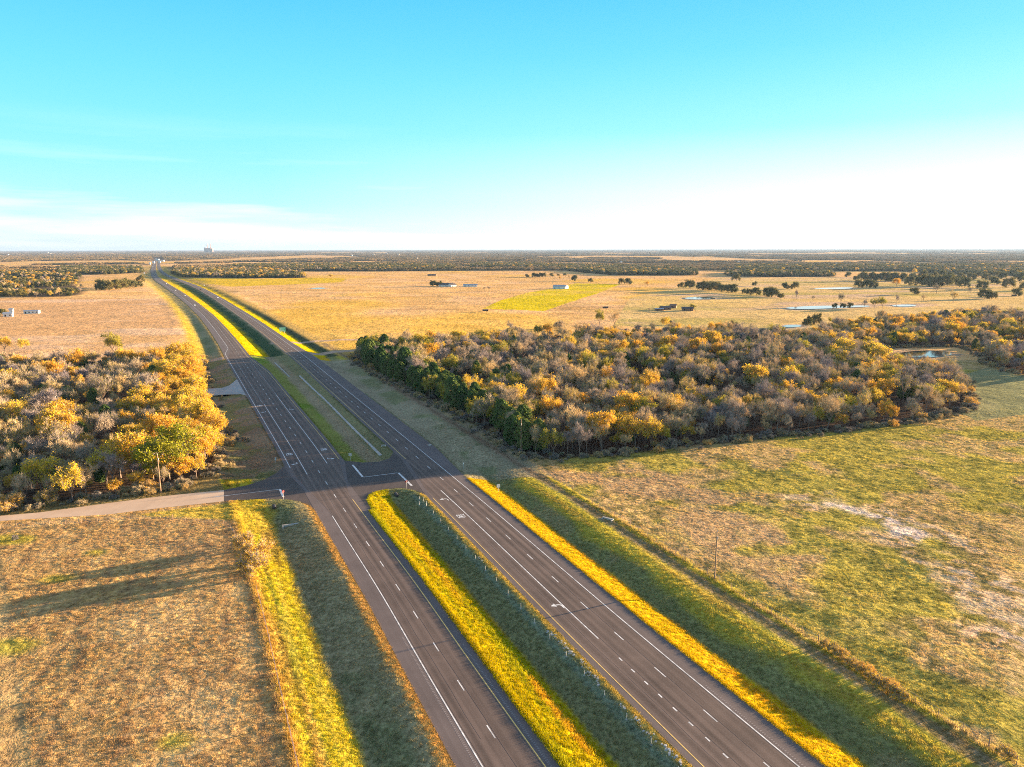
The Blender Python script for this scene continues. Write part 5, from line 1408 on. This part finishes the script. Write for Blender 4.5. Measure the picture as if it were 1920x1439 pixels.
car(396, 560, 'car_white', False, 'white car on the right roadway level with the first median gap', line=CR, off=1.8)
car(370, 544, 'car_dark', False, 'dark pickup on the right roadway', 'truck', line=CR, off=-1.8)
car(326, 519, 'car_white', False, 'white car entering the shade on the right roadway', line=CR, off=0.5)
car(383, 536.5, 'car_white', False, 'white pickup parked on the lane in the right verge', 'truck', line=CR)
car(302, 497.5, 'car_white', False, 'tiny white vehicle at the far junction, right side', line=CR, off=12)
car(286, 500.5, 'car_white', True, 'tiny white vehicle at the far junction, left side', 'truck', off=-6)
car(292, 506, 'car_silver', True, 'tiny silver car just before the far junction', off=2)
def semi(px, py, label, off):
    x, y = un(px, py); t, s_ = CL.dist(np.array([x]), np.array([y]), 2); d = CL.dirat(float(s_[0])); x, y = CL.at(float(s_[0]), off)
    e = obj('semi_truck', None, loc=(x, y, .02), rz=d - PI / 2); tag(e, label, 'truck', 'white trucks on the far road shoulder')
    MB().box(-1.3, 1.3, -3, 10, 1.1, 4.1).build('trailer', M['car_white'], e)
    MB().box(-1.2, 1.2, -6.2, -3.5, .6, 3.3).box(-1.1, 1.1, -7.6, -6.2, .6, 2.0).build('cab', M['car_white'], e)
    for yy in (-6.9, -4.2, 7.2, 8.4):
        for sx in (-1.05, 1.05): MB().tube((sx - .15, yy, .5), (sx + .15, yy, .5), .5, .5, 10).build('wheel', M['rubber'], e)
semi(275, 514, 'nearest white semi truck standing left of the shaded far highway', -26); semi(269, 511, 'second white semi truck behind the nearest one left of the far highway', -34)

# ------------------------------------------------------------------ farm buildings
def building(name, px, py, w_, d_, h_, rz, wall, roof, label, cat, gable=1.8, doors=2, group=None):
    x, y = un(px, py); e = obj(name, None, loc=(x, y, gz(x, y)), rz=math.radians(rz)); tag(e, label, cat, group)
    m = MB().box(-w_ / 2, w_ / 2, -d_ / 2, d_ / 2, -.3, h_)
    for sx in (-w_ / 2, w_ / 2): m.poly([(sx, -d_ / 2, h_), (sx, d_ / 2, h_), (sx, 0, h_ + gable)])
    m.build('wall', wall, e)
    o_ = .5; r = MB(); s_ = gable / (d_ / 2)
    for sg in (-1, 1):
        a = (d_ / 2 + o_) * sg; zz = h_ - o_ * s_ + .06
        b = len(r.v)
        r.v += [(-w_ / 2 - o_, a, zz), (w_ / 2 + o_, a, zz), (w_ / 2 + o_, 0, h_ + gable + .06), (-w_ / 2 - o_, 0, h_ + gable + .06), (-w_ / 2 - o_, a, zz + .14), (w_ / 2 + o_, a, zz + .14), (w_ / 2 + o_, 0, h_ + gable + .2), (-w_ / 2 - o_, 0, h_ + gable + .2)]
        r.f += [(b, b+1, b+2, b+3), (b+4, b+7, b+6, b+5), (b, b+4, b+5, b+1), (b+1, b+5, b+6, b+2), (b, b+3, b+7, b+4)]
    r.build('roof', roof, e)
    for k in range(doors):
        xx = -w_ / 2 + w_ * (k + .5) / doors
        MB().box(xx - .7, xx + .7, -d_ / 2 - .05, -d_ / 2 - .002, 0.9 if k else 0, 2.1).build('window' if k else 'door', M['glass'] if k else M['dark'], e)
    return e
building('barn', 1051, 541, 24, 13, 4.2, -25, M['wall_white'], M['roof_grey'], 'bright white metal barn in the middle of the far pasture', 'barn', 2.2, 3)
building('farmhouse', 836, 537, 26, 12, 3.2, 5, M['wall_white'], M['roof_dark'], 'dark roofed farmhouse with a white gable beside two dark trees', 'house', 3.0, 5)
building('farmhouse_wing', 848, 537.5, 12, 9, 3, 40, M['wall_white'], M['roof_dark'], 'dark roofed outbuilding at the right end of the farmhouse', 'outbuilding', 2.4, 2)
building('shed', 882, 537.5, 26, 8, 3.4, 3, M['wall_white'], M['roof_grey'], 'long low white shed right of the farmhouse', 'shed', 1.2, 4)
building('shed', 810, 517, 22, 9, 3, 0, M['wall_brown'], M['roof_dark'], 'small dark hay shed in the field above the farmhouse', 'shed', 1.0, 2)
building('trailer_home', 60, 587, 15, 4.2, 3.0, 8, M['wall_white'], M['roof_grey'], 'long white trailer home in the left field', 'trailer', .5, 4)
building('shed', 16, 593, 8, 6, 3.2, 20, M['wall_white'], M['roof_grey'], 'white shed at the left picture border', 'shed', 1.2, 2)
building('shed', 22, 588, 3.5, 3.5, 5, 20, M['wall_white'], M['roof_grey'], 'narrow tall white hut right of the border shed', 'hut', 1, 1)
building('farmhouse', 30, 549, 22, 12, 3.4, -5, M['wall_brown'], M['roof_grey'], 'grey roofed house among the trees at the left border', 'house', 2.6, 4)
building('house', 104, 537, 12, 8, 3, 10, M['wall_white'], M['roof_grey'], 'small white house half hidden in the left trees', 'house', 1.5, 2)
building('shack', 1247, 582, 11, 7, 2.6, 10, M['wall_brown'], M['roof_dark'], 'larger dark shack of the old farm in the middle pasture', 'shack', 1.4, 2)
building('shack', 1262, 579, 7, 5, 3.0, -20, M['wall_brown'], M['wall_brown'], 'rusty brown shack right of the larger dark one', 'shack', 1.5, 1)
building('shack', 1236, 584, 9, 4, 2.0, 5, M['wall_brown'], M['roof_grey'], 'low grey lean-to left of the larger dark shack', 'shack', .6, 2)
building('shed', 1289, 584, 12, 8, 2.6, -15, M['wall_brown'], M['roof_dark'], 'dark shed under the yellowish tree right of the old farm', 'shed', 1.5, 2)
def feeder(px, py, label):
    x, y = un(px, py); e = obj('hay_feeder', None, loc=(x, y, gz(x, y)), rz=.2); tag(e, label, 'hay feeder')
    MB().box(-3, 3, -1.3, 1.3, .7, 2.4).build('box', M['dark'], e)
    for sx in (-2.6, 2.6):
        for sy in (-1, 1): MB().tube((sx, sy, -.1), (sx, sy, .72), .1, .1, 6).build('leg', M['dark'], e)
    MB().box(-3.2, 3.2, -1.5, 1.5, 2.402, 2.5).build('lid', M['roof_dark'], e)
feeder(910, 585, 'dark feeder box alone near the lower tip of the yellow-green field')
feeder(1135, 579.5, 'dark feeder box right of the yellow-green field above the tall narrow olive tree')
feeder(1901, 557, 'small dark trailer box under the oak at the right border')
# far town: white sheds between the woods
tn = R_(900)
town = [(782, 487), (700, 479), (725, 478), (747, 479), (660, 481), (845, 487), (865, 487), (905, 487), (855, 476), (985, 488), (1000, 487), (1350, 476), (1495, 472), (1510, 472), (1550, 473), (90, 475), (95, 477), (15, 479), (310, 473), (330, 474), (345, 472), (325, 471), (288, 494), (299, 493), (296, 489), (281, 496), (305, 491), (1385, 494), (1165, 494)]
for i, (px, py) in enumerate(town):
    D = un(px, py)[1]; w_ = min(90, max(8, (4.0 if 280 < px < 311 else 2.6) / F_PX * D * tn.uniform(.6, 1.4)))
    building('warehouse', px, py, w_, w_ * .5, min(12, 4 + D / 900), float(tn.uniform(-20, 20)), M['wall_white'], M['wall_white'], 'tiny pale building of the far town among the horizon woods', 'building', 1.5, 1, 'pale buildings of the far town')
# power plant on the skyline
x, y = un(391, 472.5); sc_ = 15500 / y; x, y = x * sc_, 15500
e = obj('power_plant', None, loc=(x, y, 0)); tag(e, 'power station block with twin stacks on the left skyline', 'power station')
MB().box(-80, 60, -30, 30, 0, 96).box(70, 95, -20, 20, 0, 88).box(-80, -50, -30, 30, 96.1, 106).build('block', M['stack'], e)
for sx in (-18, 48): MB().tube((sx, 0, 96.2), (sx, 0, 190), 10, 8, 12).build('stack', M['stack'], e)

# ------------------------------------------------------------------ haze
hz_ = MB().box(-42000, 42000, -500, 45000, -12, 200)
hm, t, b = new_mat('haze_air'); t.nodes.remove(b)
pv = t.nodes.new('ShaderNodeVolumePrincipled'); pv.inputs['Color'].default_value = (0.34, 0.52, 0.80, 1); pv.inputs['Density'].default_value = 2.8e-5; pv.inputs['Anisotropy'].default_value = 0.2
t.links.new(pv.outputs[0], t.nodes['Material Output'].inputs['Volume'])
o = hz_.build('haze', hm); tag(o, 'thin pale haze over the plain', 'haze', kind='stuff')
